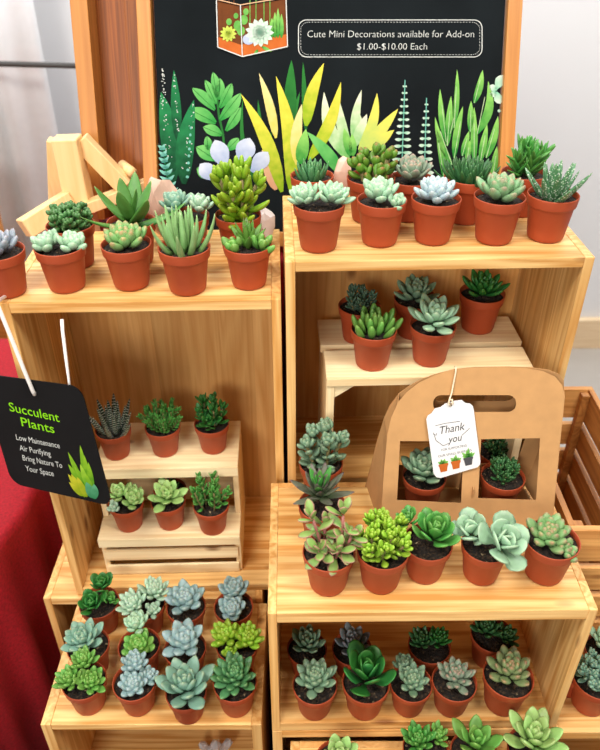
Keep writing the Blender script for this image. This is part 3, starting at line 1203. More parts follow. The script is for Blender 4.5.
# painted glass terrarium
F = Flat(smap)
F.poly([(217, 1), (241, 6.5), (286.5, -1), (287.6, 47), (242.5, 57), (218, 47.7)], 3, 0)
F.poly([(217.8, 37), (241, 45), (287.5, 34), (287.6, 47), (242.5, 57), (218, 47.7)], 0, 2)
for x in (222, 229, 234, 250, 256, 264, 270):
    F.line([(x, 0), (x, 38)], 0.8, 3 if x < 240 else 4, 2)
for x, h_ in ((275, 12), (278, 8), (281.5, 14), (272, 18)):
    F.leaf((x, 38), (x, h_), 4, 4, 0, lay=3)
for x, y, r_ in ((238, 26, 5.5), (244, 20, 5), (241, 31, 5), (229, 22, 3.5), (246, 12, 3.5), (236, 16, 3)):
    F.disc(x, y, r_ * 0.8, r_, mi=4, lay=3)
for cx_, cy_, rr2, mi_, n_ in ((228.4, 34, 8.5, 2, 11), (259.6, 33, 14.5, 1, 13)):
    for ring, k_ in ((1.0, 0), (0.7, 0.3), (0.42, 0.1)):
        for i in range(n_):
            a = 2 * PI * i / n_ + k_
            F.leaf((cx_, cy_), (cx_ + rr2 * ring * math.cos(a), cy_ + rr2 * ring * math.sin(a)), rr2 * 0.36, mi_, 0, lay=int(6 + (1 - ring) * 8), peak=0.62, n=5)
F.disc(248.6, 39.6, 6, 5.4, 5, 5)
F.leaf((262, 47), (272, 52), 3, 4, 0, lay=5)
F.leaf((258, 50), (254, 55), 2.5, 4, 0, lay=5)
wl = [(216.5, -2), (218, 47.7), (242.5, 57), (287.6, 47), (286, -2)]
F.line(wl, 1.0, 6, 12)
F.line([(242.5, 57), (240.5, 5.5)], 0.9, 6, 12)
F.line([(216.5, 0), (240.5, 5.5), (286, -2)], 1.0, 7, 12)
F.build('painted_terrarium', pmats('org', 'mint', 'lim', 'brn', 'grn', 'lil', 'white', 'peach'), sign, s_n)
# white lettering in a rounded outline
F = Flat(smap)
pts = []
for cx_, cy_, a0 in ((474, 28, -90), (474, 49, 0), (306.5, 49, 90), (306.5, 28, 180)):
    for i in range(7):
        a = R(a0 + 15 * i)
        pts.append((cx_ + 8 * math.cos(a), cy_ + 8 * math.sin(a)))
F.line(pts, 0.8, 0, 0, True)
ins = [(391 + (x - 391) * 0.975, 38.5 + (y - 38.5) * 0.88) for x, y in pts]
for i in range(len(ins)):
    a, b = ins[i], ins[(i + 1) % len(ins)]
    L_ = math.hypot(b[0] - a[0], b[1] - a[1])
    m_ = max(1, int(L_ / 3))
    for k in range(m_):
        f0, f1 = k / m_, (k + 0.5) / m_
        F.line([(a[0] + (b[0] - a[0]) * f0, a[1] + (b[1] - a[1]) * f0), (a[0] + (b[0] - a[0]) * f1, a[1] + (b[1] - a[1]) * f1)], 0.45, 0, 0)
F.build('chalk_outline', pmats('white'), sign, s_n)
F = Flat(smap)
F.text('Cute Mini Decorations available for Add-on', 307.5, 474, 34, 0, 1, shear=0.05, height=7.0, bold=-0.014)
F.text('$1.00-$10.00 Each', 357, 427, 46.5, 0, 1, shear=0.05, height=6.6, bold=-0.014)
F.build('lettering', pmats('white'), sign, s_n)

# framed wooden panel standing further back, left of the chalkboard
g = thing('display_board', 'dark framed wooden display board standing behind the chalkboard at its left', 'panel', (0, 1.01, PED_Z + 0.008))
lean = math.atan(0.30)


def pan_x(px, py):
    d = ray(px, py)
    k = (1.01 + 0.30 * (CAM_Z - PED_Z)) / (d.y - 0.30 * d.z)
    return d.x * k


def tilt_box(name, x0, x1, y0, y1, z0, z1, mat, par):
    bm = bmesh.new()
    add_box(bm, x0, x1, y0, y1, z0, z1, 0.001)
    o = obj(name, bm, mat, par)
    o.rotation_euler = (-lean, 0, 0)
    return o


xa0, xa1, xa2 = pan_x(78, 60), pan_x(95, 60), pan_x(127, 60)
tilt_box('stile', xa0, xa1, -0.014, 0.030, 0.004, 0.75, W_FRAME, g)
tilt_box('board', xa1 - 0.001, 0.20, 0.0305, 0.040, 0.004, 0.75, W_PANEL, g)
tilt_box('stile', xa2, xa2 + 0.03, 0.006, 0.0301, 0.004, 0.75, W_PANEL, g)
tilt_box('stile', 0.2005, 0.224, -0.014, 0.016, 0.004, 0.75, W_FRAME, g)

# pale wooden trestle at the upper left
def q(px, py, y):
    return on_y(px, py, y)


ty = 0.965
pedf = PED_Z + 0.001
g0 = Vector((-0.30, ty, pedf))
g = thing('wooden_stand', 'pale wooden angled plant stand behind the pots at upper left', 'stand', g0)


def beam(name, a, b, w, h, up=(0, 1, 0)):
    bm = bmesh.new()
    add_beam(bm, Vector(a) - g0, Vector(b) - g0, w, h, up, 0.0012)
    return obj(name, bm, W_EASEL, g)


top_p = q(66, 137, ty)
bl = Vector((top_p.x - 0.012, ty, pedf + 0.004))
beam('upright', top_p, Vector((top_p.x + 0.004, ty, pedf)), 0.034, 0.030)
beam('strut', q(80, 140, ty + 0.01), q(125, 186, ty + 0.012), 0.024, 0.018)
beam('strut', q(56, 140, ty + 0.012), Vector((top_p.x - 0.045, ty + 0.03, pedf + 0.006)), 0.022, 0.016)
beam('base_rail', q(82, 209, 0.945), q(149, 184, 1.0), 0.016, 0.020)
beam('base_rail', q(24, 229, 0.905), q(70, 200, 0.955), 0.026, 0.026)
pp = q(118, 172, ty + 0.012)
dw = tube('dowel', [pp - g0 + Vector((0, 0.03, 0)), pp - g0 + Vector((0.02, -0.0, -0.001))], 0.007, W_EASEL, g, 14)

# decorative stones beside the pots, and a brown blurred box on the red table
STONE_P = plain('pink_stone', (214, 178, 160), 0.5, noise=0.15, scale=60)
STONE_W = plain('white_quartz', (226, 218, 216), 0.35, noise=0.08, scale=60)


def stone(name, loc, r, sc, mat, seed, label, facet=True):
    bm = bmesh.new()
    bmesh.ops.create_icosphere(bm, subdivisions=2, radius=r)
    rn = random.Random(seed)
    for v in bm.verts:
        v.co *= rn.uniform(0.82, 1.12)
        v.co = Vector((v.co.x * sc[0], v.co.y * sc[1], v.co.z * sc[2]))
    mz = min(v.co.z for v in bm.verts)
    for v in bm.verts:
        v.co.z -= mz
    o = obj(name, bm, mat)
    o.location = loc
    return tag(o, label, 'stone')


ulb = Z['UL'] + 0.0005
urb = Z['UR'] + 0.0005
stone('quartz_stone', (on_z(266, 222, ulb).x, 0.838, ulb), 0.017, (0.85, 0.8, 1.5), STONE_W, 3, 'pale pinkish quartz stone beside the tall bright green plant')
stone('pink_stone', (on_z(184, 200, ulb).x - 0.004, 0.845, ulb + 0.0), 0.019, (1.2, 0.75, 2.2), STONE_P, 5, 'pinkish brown stone behind the spiky pale green plant')
stone('pink_stone', (on_z(346, 190, urb).x - 0.008, 0.845, urb), 0.014, (0.9, 0.9, 2.0), STONE_P, 6, 'small pinkish stone left of the branching jade plant on upper right crate')
bx_ = thing('wooden_cabinet', 'blurred brown wooden cabinet far behind the stand at left picture edge', 'cabinet', (-0.86, 1.72, 0.0005))
box('body', -0.32, 0.055, 0, 0.12, 0, 0.90, W_DARK, bx_)
box('top', -0.323, 0.058, -0.003, 0.123, 0.9005, 0.92, W_DARK, bx_)

# ------------------------------------------------------------------ brown carry box with thank-you tag
KRAFT = plain('kraft_board', (188, 143, 93), 0.8, noise=0.06, scale=70)
kz0 = Z['MR']
KY0, KLEAN = 0.590, (0.662 - 0.590) / 0.181


def k_plane(px, py, off=0.0):
    d = ray(px, py)
    k = (KY0 + KLEAN * (CAM_Z - kz0)) / (d.y - KLEAN * d.z)
    p = Vector((0, 0, CAM_Z)) + d * k
    return p + Vector((0, -1, KLEAN)).normalized() * off


kb = thing('carry_box', 'brown kraft carry box with two windows and a handle slot', 'box', (0.20, KY0, kz0 + 0.0004))
ko = Vector(kb.location)


def cut_panel(name, outer, holes, thick, xf, parent, mat):
    """panel with holes: outer and holes as 2D loops, filled, then solidified"""
    bm = bmesh.new()
    for loop in [outer] + holes:
        vs = [bm.verts.new(xf(p)) for p in loop]
        for i in range(len(vs)):
            bm.edges.new((vs[i], vs[(i + 1) % len(vs)]))
    bmesh.ops.triangle_fill(bm, use_beauty=True, use_dissolve=False, edges=list(bm.edges))
    ob = obj(name, bm, mat, parent)
    m = ob.modifiers.new('thick', 'SOLIDIFY')
    m.thickness = thick
    m.offset = 0
    return ob


def rslot(x0, y0, x1, y1, r, n=6):
    out = []
    for cx_, cy_, a0 in ((x1 - r, y0 + r, -90), (x1 - r, y1 - r, 0), (x0 + r, y1 - r, 90), (x0 + r, y0 + r, 180)):
        for i in range(n + 1):
            a = R(a0 + 90 * i / n)
            out.append((cx_ + r * math.cos(a), cy_ + r * math.sin(a)))
    return out


outer = [(380, 533), (384, 470), (387.5, 434), (391, 418), (398, 402), (408, 391), (420, 382), (434, 375.5), (450, 370), (470, 367.5), (500, 367), (525, 368), (543, 371), (555, 376.5), (562, 385), (564.5, 397), (563, 415), (560.5, 436), (556, 480), (551, 533)]
h1_ = [(400, 441), (464, 441), (461, 503), (397, 500)]
h2_ = [(481, 439), (540, 438), (536, 500), (478, 498)]
h3_ = rslot(433, 395, 516, 412, 8)
cut_panel('front_panel', outer, [h1_, h2_, h3_], 0.0009, lambda p: k_plane(p[0], p[1]) - ko, kb, KRAFT)
# back panel: the same cut, upright behind and a little to the right
def back_xf(p):
    a = k_plane(p[0], p[1])
    f = (a.z - kz0) / 0.181
    return Vector((a.x + 0.006 * f - 0.012 * (1 - f), 0.668 - 0.003 * f, a.z)) - ko


cut_panel('back_panel', outer, [h1_, h2_, h3_], 0.0009, back_xf, kb, KRAFT)
for side in (0, 1):
    e_px = [(381.2, 530), (387.5, 434), (398, 402)] if side == 0 else [(551.5, 530), (560.5, 436), (564.5, 397)]
    fr = [k_plane(*p) for p in e_px]
    bk = [back_xf(p) + ko for p in e_px]
    bm = bmesh.new()
    fv = [bm.verts.new(p - ko) for p in fr]
    bv = [bm.verts.new(p - ko) for p in bk]
    for i in range(2):
        bm.faces.new((fv[i], fv[i + 1], bv[i + 1], bv[i]))
    ob = obj('side_panel', bm, KRAFT, kb)
    m = ob.modifiers.new('thick', 'SOLIDIFY')
    m.thickness = 0.0008
    m.offset = 0
xa_, xb_ = k_plane(381, 532).x + 0.0015, k_plane(551, 532).x - 0.0015
box('base', xa_ - ko.x, xb_ - ko.x, 0.0012, 0.074, 0.0, 0.0008, KRAFT, kb, 0)
box('divider', k_plane(472, 500).x - 0.0006 - ko.x, k_plane(472, 500).x + 0.0006 - ko.x, 0.016, 0.072, 0.001, 0.055, KRAFT, kb, 0)

# white gift tag on the box
TAGW = plain('white_card', (222, 222, 224), 0.6, noise=0.01)
tg = thing('gift_tag', 'white thank-you gift tag tied to the brown carry box', 'tag', k_plane(452, 440, 0.004))
to = Vector(tg.location)
tp = [(425.7, 418), (427.2, 414.5), (431, 412), (434, 407.5), (440, 406), (444.5, 402.5), (452, 400), (461, 399), (464.5, 402), (469, 402.5), (472, 405), (473, 410), (479.5, 460), (479, 463.5), (476.5, 466), (440, 476.6), (436, 476), (433, 472.6)]
cut_panel('card', tp, [[(449.6 + 1.9 * math.cos(i * PI / 5), 403.8 + 1.9 * math.sin(i * PI / 5)) for i in range(10)]], 0.0006, lambda p: k_plane(p[0], p[1], 0.004) - to, tg, TAGW)


def tmap(x, y, lay):
    return k_plane(x, y, 0.0045 + 0.0001 * lay) - to


def trot(mp, cx_, cy_, ang):
    c_, s_ = math.cos(ang), math.sin(ang)
    return lambda x, y, lay: mp(cx_ + (x - cx_) * c_ - (y - cy_) * s_, cy_ + (x - cx_) * s_ + (y - cy_) * c_, lay)


INK = paint('grey_ink', (62, 62, 68))
INK2 = paint('light_grey_ink', (104, 104, 112))
F = Flat(trot(tmap, 452, 436, R(-11)))
F.text('Thank', 441, 466, 427, 0, 0, shear=0.35, height=7.5)
F.line([(437, 421.5), (447, 421), (462, 421.8)], 0.5, 0, 0)
F.text('you', 446, 461, 437.5, 0, 0, shear=0.35, height=7)
F.line([(434, 428), (435, 436), (441, 442.5), (448, 441)], 0.5, 0, 0)
F.line([(433.5, 429), (436, 431), (437, 429)], 0.5, 0, 0)
F.line([(461, 436), (466, 433), (470, 430.5)], 0.5, 0, 0)
F.text('FOR SUPPORTING', 438.5, 464, 446.5, 1, 0, height=2.2)
F.text('OUR SMALL BUSINESS', 434, 468, 452, 1, 0, height=2.2)
F.build('lettering', [INK, INK2], tg, Vector((0, -1, KLEAN)))
F = Flat(tmap)
GRP = paint('dark_grey_print', (84, 84, 88))
for cx_, cy_, pm, kind in ((442.7, 464.5, 0, 0), (455, 461.5, 0, 1), (467.4, 458, 2, 2)):
    F.poly([(cx_ - 4.6, cy_ - 0.5), (cx_ + 4.2, cy_ - 2), (cx_ + 3.6, cy_ + 5), (cx_ - 2.8, cy_ + 6.4)], pm, 3)
    F.poly([(cx_ - 5.0, cy_ - 1.2), (cx_ + 4.6, cy_ - 3), (cx_ + 4.7, cy_ - 0.8), (cx_ - 4.8, cy_ + 0.9)], pm, 4)
    nl = 13 if kind == 0 else 9
    for i in range(nl):
        a = R(-165 + 150 * i / (nl - 1))
        L_ = (6.5, 7.5, 11)[kind] * (0.75 + 0.25 * math.sin(i * 2.1))
        F.leaf((cx_, cy_ - 1), (cx_ + L_ * math.cos(a) * (1, 0.9, 0.75)[kind], cy_ - 1 + L_ * math.sin(a)), 2.6, 1, 0, lay=2)
F.build('printed_pots', [PT['org'], PT['grn'], GRP], tg, Vector((0, -1, KLEAN)))
TW = plain('twine', (232, 214, 186), 0.9, noise=0.15, scale=300)
tw = [k_plane(449.6, 405, 0.0055), k_plane(447.5, 402.5, 0.007), k_plane(448, 399, 0.006), k_plane(451, 392, 0.004), k_plane(453.5, 380, 0.003), k_plane(455.2, 371, 0.003), k_plane(455.6, 367.0, 0.002), k_plane(455.8, 367.2, -0.004)]
tube('twine', [p - to for p in tw], 0.0009, TW, tg)
tw = [k_plane(449.6, 403.5, 0.003), k_plane(451.6, 402, 0.007), k_plane(451, 398, 0.006), k_plane(448.4, 398.5, 0.006), k_plane(447.2, 402, 0.0065)]
tube('twine_knot', [p - to for p in tw], 0.0011, TW, tg)

# ------------------------------------------------------------------ black hanging tag
TAGB = plain('black_tag_card', (20, 20, 22), 0.6, noise=0.15, scale=20, spec=0.15)
TY = 0.640
bt = thing('hanging_tag', 'black hanging tag with bright green lettering in front of left crate', 'tag', on_y(50, 440, TY))
bo = Vector(bt.location)
cor = [(-21, 373), (81, 386.7), (113, 506), (12, 483)]        # corners before rounding


def bil(s_, t_):
    a, b, c, d = [Vector((p[0], p[1])) for p in cor]
    return (a * (1 - s_) + b * s_) * (1 - t_) + (d * (1 - s_) + c * s_) * t_


def bmap(x, y, lay):
    """x 0..100 across, y 0..110 down the tag"""
    p = bil(x / 100, y / 110)
    return on_y(p.x, p.y, TY - 0.0012 - 0.0001 * lay) - bo


def btag_xf(p):
    u = bil(p[0] / 100, p[1] / 110)
    return on_y(u.x, u.y, TY) - bo


cut_panel('card', rslot(0, 0, 100, 110, 11), [[(51 + 2.0 * math.cos(i * PI / 6), 11.5 + 2.0 * math.sin(i * PI / 6)) for i in range(12)]], 0.0016, btag_xf, bt, TAGB)
GLET = paint('lime_print', (148, 222, 48))
def bpix(x, y, lay):
    return on_y(x, y, TY - 0.0012 - 0.0001 * lay) - bo


F = Flat(bpix)
for body, x0, x1, ym, h_, m, sk, bo_ in (('Succulent', 9, 59, 406.5, 9.0, 0, 0.225, 0.006), ('Plants', 21, 54, 421.5, 9.0, 0, 0.225, 0.006), ('Low Maintenance', 16, 59.5, 437, 5.6, 1, 0.20, 0), ('Air Purifying', 19.5, 50.5, 447.5, 5.6, 1, 0.20, 0),
                                    ('Bring Nature To', 22.5, 62, 457.5, 5.6, 1, 0.20, 0), ('Your Space', 25.5, 53.5, 468, 5.6, 1, 0.20, 0)):
    F.text(body, x0, x1, ym, m, 1, height=h_, bold=bo_, skew=sk, slant=0.2)
F.build('lettering', [GLET, PT['white']], bt, Vector((0, -1, 0)))
F = Flat(bpix)
for b, t_, w_, m, ly in (((88, 488), (80, 445), 5, 0, 2), ((84, 488), (68, 452), 4.5, 0, 3), ((89, 488), (84, 455), 5, 0, 4), ((86, 492), (68, 464), 5, 0, 4), ((90, 490), (74, 466), 5, 0, 5), ((93, 492), (88, 462), 5, 0, 5), ((90, 492), (80, 464), 5, 3, 6),
                     ((83, 496), (68, 474), 5, 1, 7), ((85, 497), (71, 474), 5, 1, 8), ((87, 497), (77, 477), 5, 1, 9), ((82, 496), (69, 482), 4, 1, 9), ((93, 496), (86, 474), 5, 0, 8), ((93, 498), (86, 482), 7, 2, 10), ((95, 499), (94, 484), 7, 2, 11)):
    F.leaf(b, t_, w_, m, 0, lay=ly)
F.build('printed_plant', [paint('print_green', (52, 128, 34), (150, 196, 60)), paint('print_yellow', (130, 160, 36), (206, 206, 70)), paint('print_teal', (60, 130, 90), (110, 180, 140)), paint('print_lime', (90, 160, 44), (176, 214, 80))], bt, Vector((0, -1, 0)))
ST = plain('white_ribbon', (240, 238, 236), 0.7, noise=0.03)
hole = Vector((34.2, 393.5))
str_a = [on_y(hole.x + 0.5, hole.y + 1.0, TY - 0.001), on_y(hole.x - 1.2, hole.y - 2, TY - 0.004), on_y(24, 370, TY - 0.004), on_y(10, 335, TY - 0.004), on_y(0, 311, TY - 0.004), on_y(-9, 288, TY - 0.003), Vector((-0.322, 0.66, Z['UL'] + 0.010)), Vector((-0.318, 0.70, Z['UL'] + 0.003))]
tube('string', [p - bo for p in str_a], 0.0021, ST, bt)
str_b = [on_y(hole.x, hole.y, TY + 0.002), on_y(70, 388, TY + 0.008), on_y(66, 358, TY + 0.02), on_y(62.5, 330, TY + 0.026), Vector((on_y(60, 318, 0.668).x, 0.6725, Z['UL'] - 0.0135))]
tube('string', [p - bo for p in str_b], 0.0019, ST, bt)

# clear crystal in the front left crate
cz = CAM_Z - 1.07 + 0.0003
GL = NT('clear_crystal')
GL.b.inputs['Base Color'].default_value = (0.94, 0.92, 0.95, 1)
GL.b.inputs['Roughness'].default_value = 0.08
GL.b.inputs['Transmission Weight'].default_value = 0.7
bm = bmesh.new()
for i, (dx, dy, r_, h_, lx) in enumerate(((0, 0, 0.009, 0.033, 0.004), (0.012, 0.006, 0.008, 0.024, 0.012), (-0.011, 0.004, 0.007, 0.020, -0.01))):
    ring0 = [bm.verts.new((dx + r_ * math.cos(k * PI / 3), dy + r_ * math.sin(k * PI / 3), 0)) for k in range(6)]
    ring1 = [bm.verts.new((dx + lx * 0.7 + r_ * 0.9 * math.cos(k * PI / 3), dy + r_ * 0.9 * math.sin(k * PI / 3), h_ * 0.72)) for k in range(6)]
    tip = bm.verts.new((dx + lx, dy, h_))
    bm.faces.new(ring0[::-1])
    for k in range(6):
        bm.faces.new((ring0[k], ring0[(k + 1) % 6], ring1[(k + 1) % 6], ring1[k]))
        bm.faces.new((ring1[k], ring1[(k + 1) % 6], tip))
o = obj('quartz_crystal', bm, GL.m)
o.location = (on_y(213, 745, 0.556).x, 0.562, cz)
tag(o, 'clear quartz crystal inside the front left crate at picture bottom', 'crystal')

# ------------------------------------------------------------------ plants
def RS(*heads):
    return lambda o, sd: P_ros(o, sd, heads)


def BU(pk, **kw):
    return lambda o, sd: P_bush(o, sd, pk, **kw)


def SPK(m, **kw):
    return lambda o, sd: P_spike(o, sd, m, **kw)


def H(pk, dx=0, dy=0, dz=0.002, tx=0, ty=0, **kw):
    return (pk, dx, dy, dz, tx, ty, kw)


exec_plants = True
G1 = 'potted succulents on the upper left crate'
potted('UL', -2, 300, 'grey-lilac rosette succulent cut off by left picture edge, upper left crate', RS(H('lilac', n=26, L=0.026, W=0.013, T=0.007, e1=15)), group=G1)
potted('UL', 59.5, 294.5, 'two pale mint plump rosettes sharing a pot, front row of upper left crate', RS(H('sea', -0.012, 0.0, 0.003, -0.25, -0.15, n=20, L=0.0185, W=0.0115, T=0.008, e1=12), H('mint', 0.012, 0.002, 0.003, 0.25, -0.1, n=20, L=0.0185, W=0.0115, T=0.008, e1=12)), group=G1, k=1.08)
potted('UL', 126, 292, 'plump green rosette with pinkish tips, between mint pair and spiky plant', RS(H('pinkgreen', n=26, L=0.0265, W=0.0125, T=0.0085, e1=22, curl=0.35, ty=-0.12)), group=G1)
potted('UL', 184, 297, 'spiky pale green succulent with narrow upright leaves, front of upper left crate', SPK('paleal', n=24, L=0.044, W=0.0092, T=0.008, e0=88, e1=44, curl=0.5, inner=0.75, r0=0.34), s=1.03, group=G1, k=1.08)
potted('UL', 247.5, 291, 'green succulent with dark maroon leaf tips, rightmost in upper left front row', RS(H('darktip', 0, 0.002, 0.002, n=13, L=0.030, W=0.0115, T=0.009, prof='sword', e0=86, e1=30, curl=0.15, inner=0.75), H('green', -0.013, -0.006, 0, -0.3, -0.2, n=7, L=0.021, W=0.011, T=0.009, e1=35), H('green', 0.014, -0.004, 0, 0.4, -0.1, n=7, L=0.022, W=0.010, T=0.009, e1=30)), s=0.97, group=G1, k=1.0)
potted('UL', 70, 224, 'bobbly dark green sedum mound behind the mint pair, back left', BU('bead', nst=17, H=0.022, spread=0.023, n=3, L=0.0115, W=0.0078, T=0.0074, prof='bean', el=20, tuft=5, rb=0.018, curl=0.2), mode='r', s=1.0, group=G1, k=1.0)
potted('UL', 131, 221, 'broad-leaved dark green aloe spreading widely, back row of upper left crate', SPK('aloe', n=9, L=0.072, W=0.028, T=0.008, e0=68, e1=2, curl=0.5, inner=0.42, r0=0.08, prof='sword'), mode='r', s=1.02, group=G1, k=1.0)
potted('UL', 186, 215, 'grey-green rosette half hidden behind the spiky pale green plant', RS(H('teal', -0.010, 0, 0.012, -0.1, -0.1, n=20, L=0.022, W=0.012, T=0.006, e1=15), H('palemint', 0.014, 0.004, 0.010, 0.2, 0, n=18, L=0.019, W=0.011, T=0.006, e1=15)), mode='r', group=G1)
potted('UL', 238, 214, 'tall yellow-green jade plant with finger leaves, tallest on upper left crate', BU('yellowgreen', nst=8, H=0.058, spread=0.027, n=4, L=0.029, W=0.0110, T=0.0095, prof='bean', el=26, curl=0.45, tuft=4, rb=0.010, start=0.04, grow=0.65, rs=0.002), mode='r', s=1.0, group=G1, k=1.05)

G2 = 'potted succulents on the upper right crate'
potted('UR', 319, 254, 'twin mint pointed rosettes in one pot, leftmost front of upper right crate', RS(H('mint', -0.0135, -0.001, 0.006, -0.2, -0.2, n=24, L=0.0225, W=0.0105, T=0.006, e1=16, curl=0.4), H('mint', 0.0135, 0.001, 0.006, 0.22, -0.2, n=26, L=0.0235, W=0.011, T=0.006, e1=16, curl=0.4)), group=G2, k=1.02)
potted('UR', 382, 248.5, 'compact fresh green rosette, second from left in upper right front row', RS(H('mint', -0.003, 0.002, 0.006, -0.05, -0.15, n=26, L=0.0245, W=0.0125, T=0.008, e1=18, curl=0.4), H('mint', 0.012, -0.010, 0.002, 0.3, -0.4, n=9, L=0.015, W=0.010, T=0.006, e1=15)), s=0.97, group=G2, k=1.05)
potted('UR', 436.5, 246.5, 'pale powdery blue dense rosette, middle of upper right front row', RS(H('paleblue', 0, 0, 0.004, 0, -0.1, n=36, L=0.0275, W=0.012, T=0.008, e1=12, curl=0.45)), s=0.97, group=G2, k=1.02)
potted('UR', 500, 246.5, 'plump grey-green rosette with pink tips, second from right in upper right front row', RS(H('pinkmint', 0, 0, 0.003, 0, -0.08, n=26, L=0.031, W=0.0145, T=0.009, e1=20, curl=0.35)), group=G2, k=1.0)
potted('UR', 553.5, 244, 'white-dotted spiky haworthia at the right end of upper right front row', SPK(DOTTED, n=24, L=0.039, W=0.0135, T=0.008, e0=86, e1=38, curl=0.1, inner=0.72, r0=0.28), group=G2, k=1.05)
potted('UR', 312, 175, 'small dark textured haworthia behind the twin mint rosettes', SPK('forest', n=36, L=0.024, W=0.0095, T=0.008, e0=88, e1=44, curl=0.45, inner=0.7, r0=0.45, prof='sword'), mode='r', s=0.92, group=G2, k=1.05)
potted('UR', 371, 177, 'branching green jade plant with reddish tips, back row of upper right crate', BU('jade', nst=5, n=2, L=0.020, W=0.0115, T=0.008, prof='spoon', el=22, curl=0.45, tuft=4, rs=0.0026, grow=0.85, start=0.35, out=[(-0.014, 0.0, 0.016), (0.004, 0.004, 0.028), (0.018, -0.002, 0.026), (0.006, -0.014, 0.012), (-0.006, 0.012, 0.020)]), mode='r', s=1.0, group=G2, k=1.0)
potted('UR', 411, 178, 'dusty grey-pink rosette, middle of upper right back row', RS(H('greypink', 0, 0, 0.005, 0, -0.1, n=30, L=0.026, W=0.014, T=0.005, e1=15, curl=0.7)), mode='r', s=0.95, group=G2)
potted('UR', 469.5, 176, 'bushy dark green haworthia behind the pink-tipped rosette', SPK('dark', n=60, L=0.024, W=0.0095, T=0.007, e0=88, e1=24, curl=0.5, inner=0.6, r0=0.7, prof='sword'), mode='r', s=1.04, group=G2, k=1.1)
potted('UR', 525, 172, 'bright green upright crassula with stacked spiky leaves, back right of upper right crate', BU('midgreen', nst=6, H=0.032, spread=0.018, n=4, L=0.023, W=0.0100, T=0.007, prof='lance', el=38, curl=0.1, tuft=5, rs=0.0018, grow=0.85), mode='r', s=0.98, group=G2, k=1.0)

G3 = 'potted succulents on the riser in the upper right crate'
potted('UI', 374, 372, 'upright clustered green bean-leaved succulent, front left on two-slat riser', RS(H('green', 0, 0, 0.0, 0, -0.05, n=24, L=0.0265, W=0.0105, T=0.0098, prof='bean', e0=89, e1=52, curl=0.15, inner=0.8, r0=0.72)), group=G3, k=1.0)
potted('UI', 433, 368, 'mint green pointed star rosette, front right on two-slat riser', RS(H('mint', 0, -0.003, 0.008, 0, -0.2, n=24, L=0.035, W=0.0145, T=0.0065, e1=14, curl=0.3, prof='spoon')), group=G3, k=1.08)
potted('UI', 359.5, 305, 'small dark grey sedum, back left on two-slat riser', BU('darkgrey', nst=8, H=0.024, spread=0.017, n=5, L=0.011, W=0.005, T=0.004, prof='bean', el=25, tuft=6), mode='r', s=0.97, group=G3)
potted('UI', 416.5, 298, 'grey-green rosette in middle of the two-slat riser back row', RS(H('greygreen', -0.002, 0, 0.004, 0, -0.1, n=26, L=0.029, W=0.012, T=0.006, e1=18, curl=0.35)), mode='r', s=1.04, group=G3)
potted('UI', 482.5, 335.5, 'dark green spiky rosette alone at right of the two-slat riser', RS(H('deep', 0, 0, 0.002, 0, -0.1, n=30, L=0.027, W=0.0085, T=0.005, prof='spoon', e1=18, curl=0.3)), s=1.05, group=G3, k=1.25)

G4 = 'potted succulents on the stepped riser'
potted('UB', 113, 461, 'zebra-striped dark haworthia, left on the upper step of pale riser', SPK(ZEBRA, n=24, L=0.048, W=0.0130, T=0.010, e0=88, e1=54, curl=0.1, inner=0.72, r0=0.40), s=0.9, group=G4, k=1.0)
potted('UB', 162.5, 458, 'feathery bright green bush, middle on the upper step of pale riser', BU('midgreen', nst=20, H=0.040, spread=0.032, n=8, L=0.0115, W=0.0052, T=0.0022, prof='spoon', el=35, tuft=5, rb=0.016), s=0.9, group=G4, k=1.0)
potted('UB', 211.5, 455, 'dark green leafy bush, right on the upper step of pale riser', BU('deep', nst=8, H=0.042, spread=0.024, n=4, L=0.021, W=0.0105, T=0.003, prof='spoon', el=32, tuft=5, rb=0.012), s=0.9, group=G4, k=1.0)
potted('UF', 126, 533, 'pale green clustered rosettes, left on the lower step behind black tag', RS(H('palelime', -0.008, 0.006, 0.010, -0.2, 0, n=16, L=0.021, W=0.0125, T=0.006, e1=12), H('palelime', 0.010, -0.004, 0.008, 0.2, -0.2, n=16, L=0.021, W=0.0125, T=0.006, e1=12), H('palemint', -0.012, -0.012, 0.003, -0.3, -0.4, n=9, L=0.013, W=0.009, T=0.005, e1=15), H('palelime', 0.008, 0.014, 0.008, 0.2, 0.2, n=10, L=0.014, W=0.009, T=0.005, e1=20)), s=0.9, group=G4)
potted('UF', 168, 531, 'flat pale lime star rosette, middle on the lower step of pale riser', RS(H('palelime', 0, -0.003, 0.010, 0, -0.25, n=20, L=0.030, W=0.0145, T=0.0045, e1=8, curl=0.25)), s=0.9, group=G4)
potted('UF', 211, 536, 'upright sprigs of bright green leaves, right on the lower step of pale riser', BU('midgreen', nst=7, H=0.050, spread=0.030, n=6, L=0.0165, W=0.0090, T=0.003, prof='paddle', el=30, tuft=4, rb=0.013, rs=0.0014), s=0.92, group=G4, k=1.0)
potted('UF', 170, 489, 'small spiky green tip in a pot hidden behind the pale lime star', SPK('aloe', n=16, L=0.026, W=0.007, T=0.006, e0=88, e1=60, curl=0.1, inner=0.8), mode='r', s=0.86, group=G4)
G5 = 'potted succulents on the front left crate'
s5 = 0.99
potted('FL', 99, 602, 'dark green leafy twin rosettes, back left corner of front left crate', RS(H('deep', -0.004, -0.009, 0.010, -0.1, -0.25, n=17, L=0.0225, W=0.0135, T=0.0035, e1=16, prof='paddle'), H('deep', 0.003, 0.011, 0.018, 0.05, 0.1, n=17, L=0.0215, W=0.0130, T=0.0035, e1=18, prof='paddle'), H('midgreen', 0.013, -0.002, 0.008, 0.5, 0, n=10, L=0.015, W=0.010, T=0.003, e1=20, prof='paddle')), mode='r', s=s5, group=G5, k=1.1)
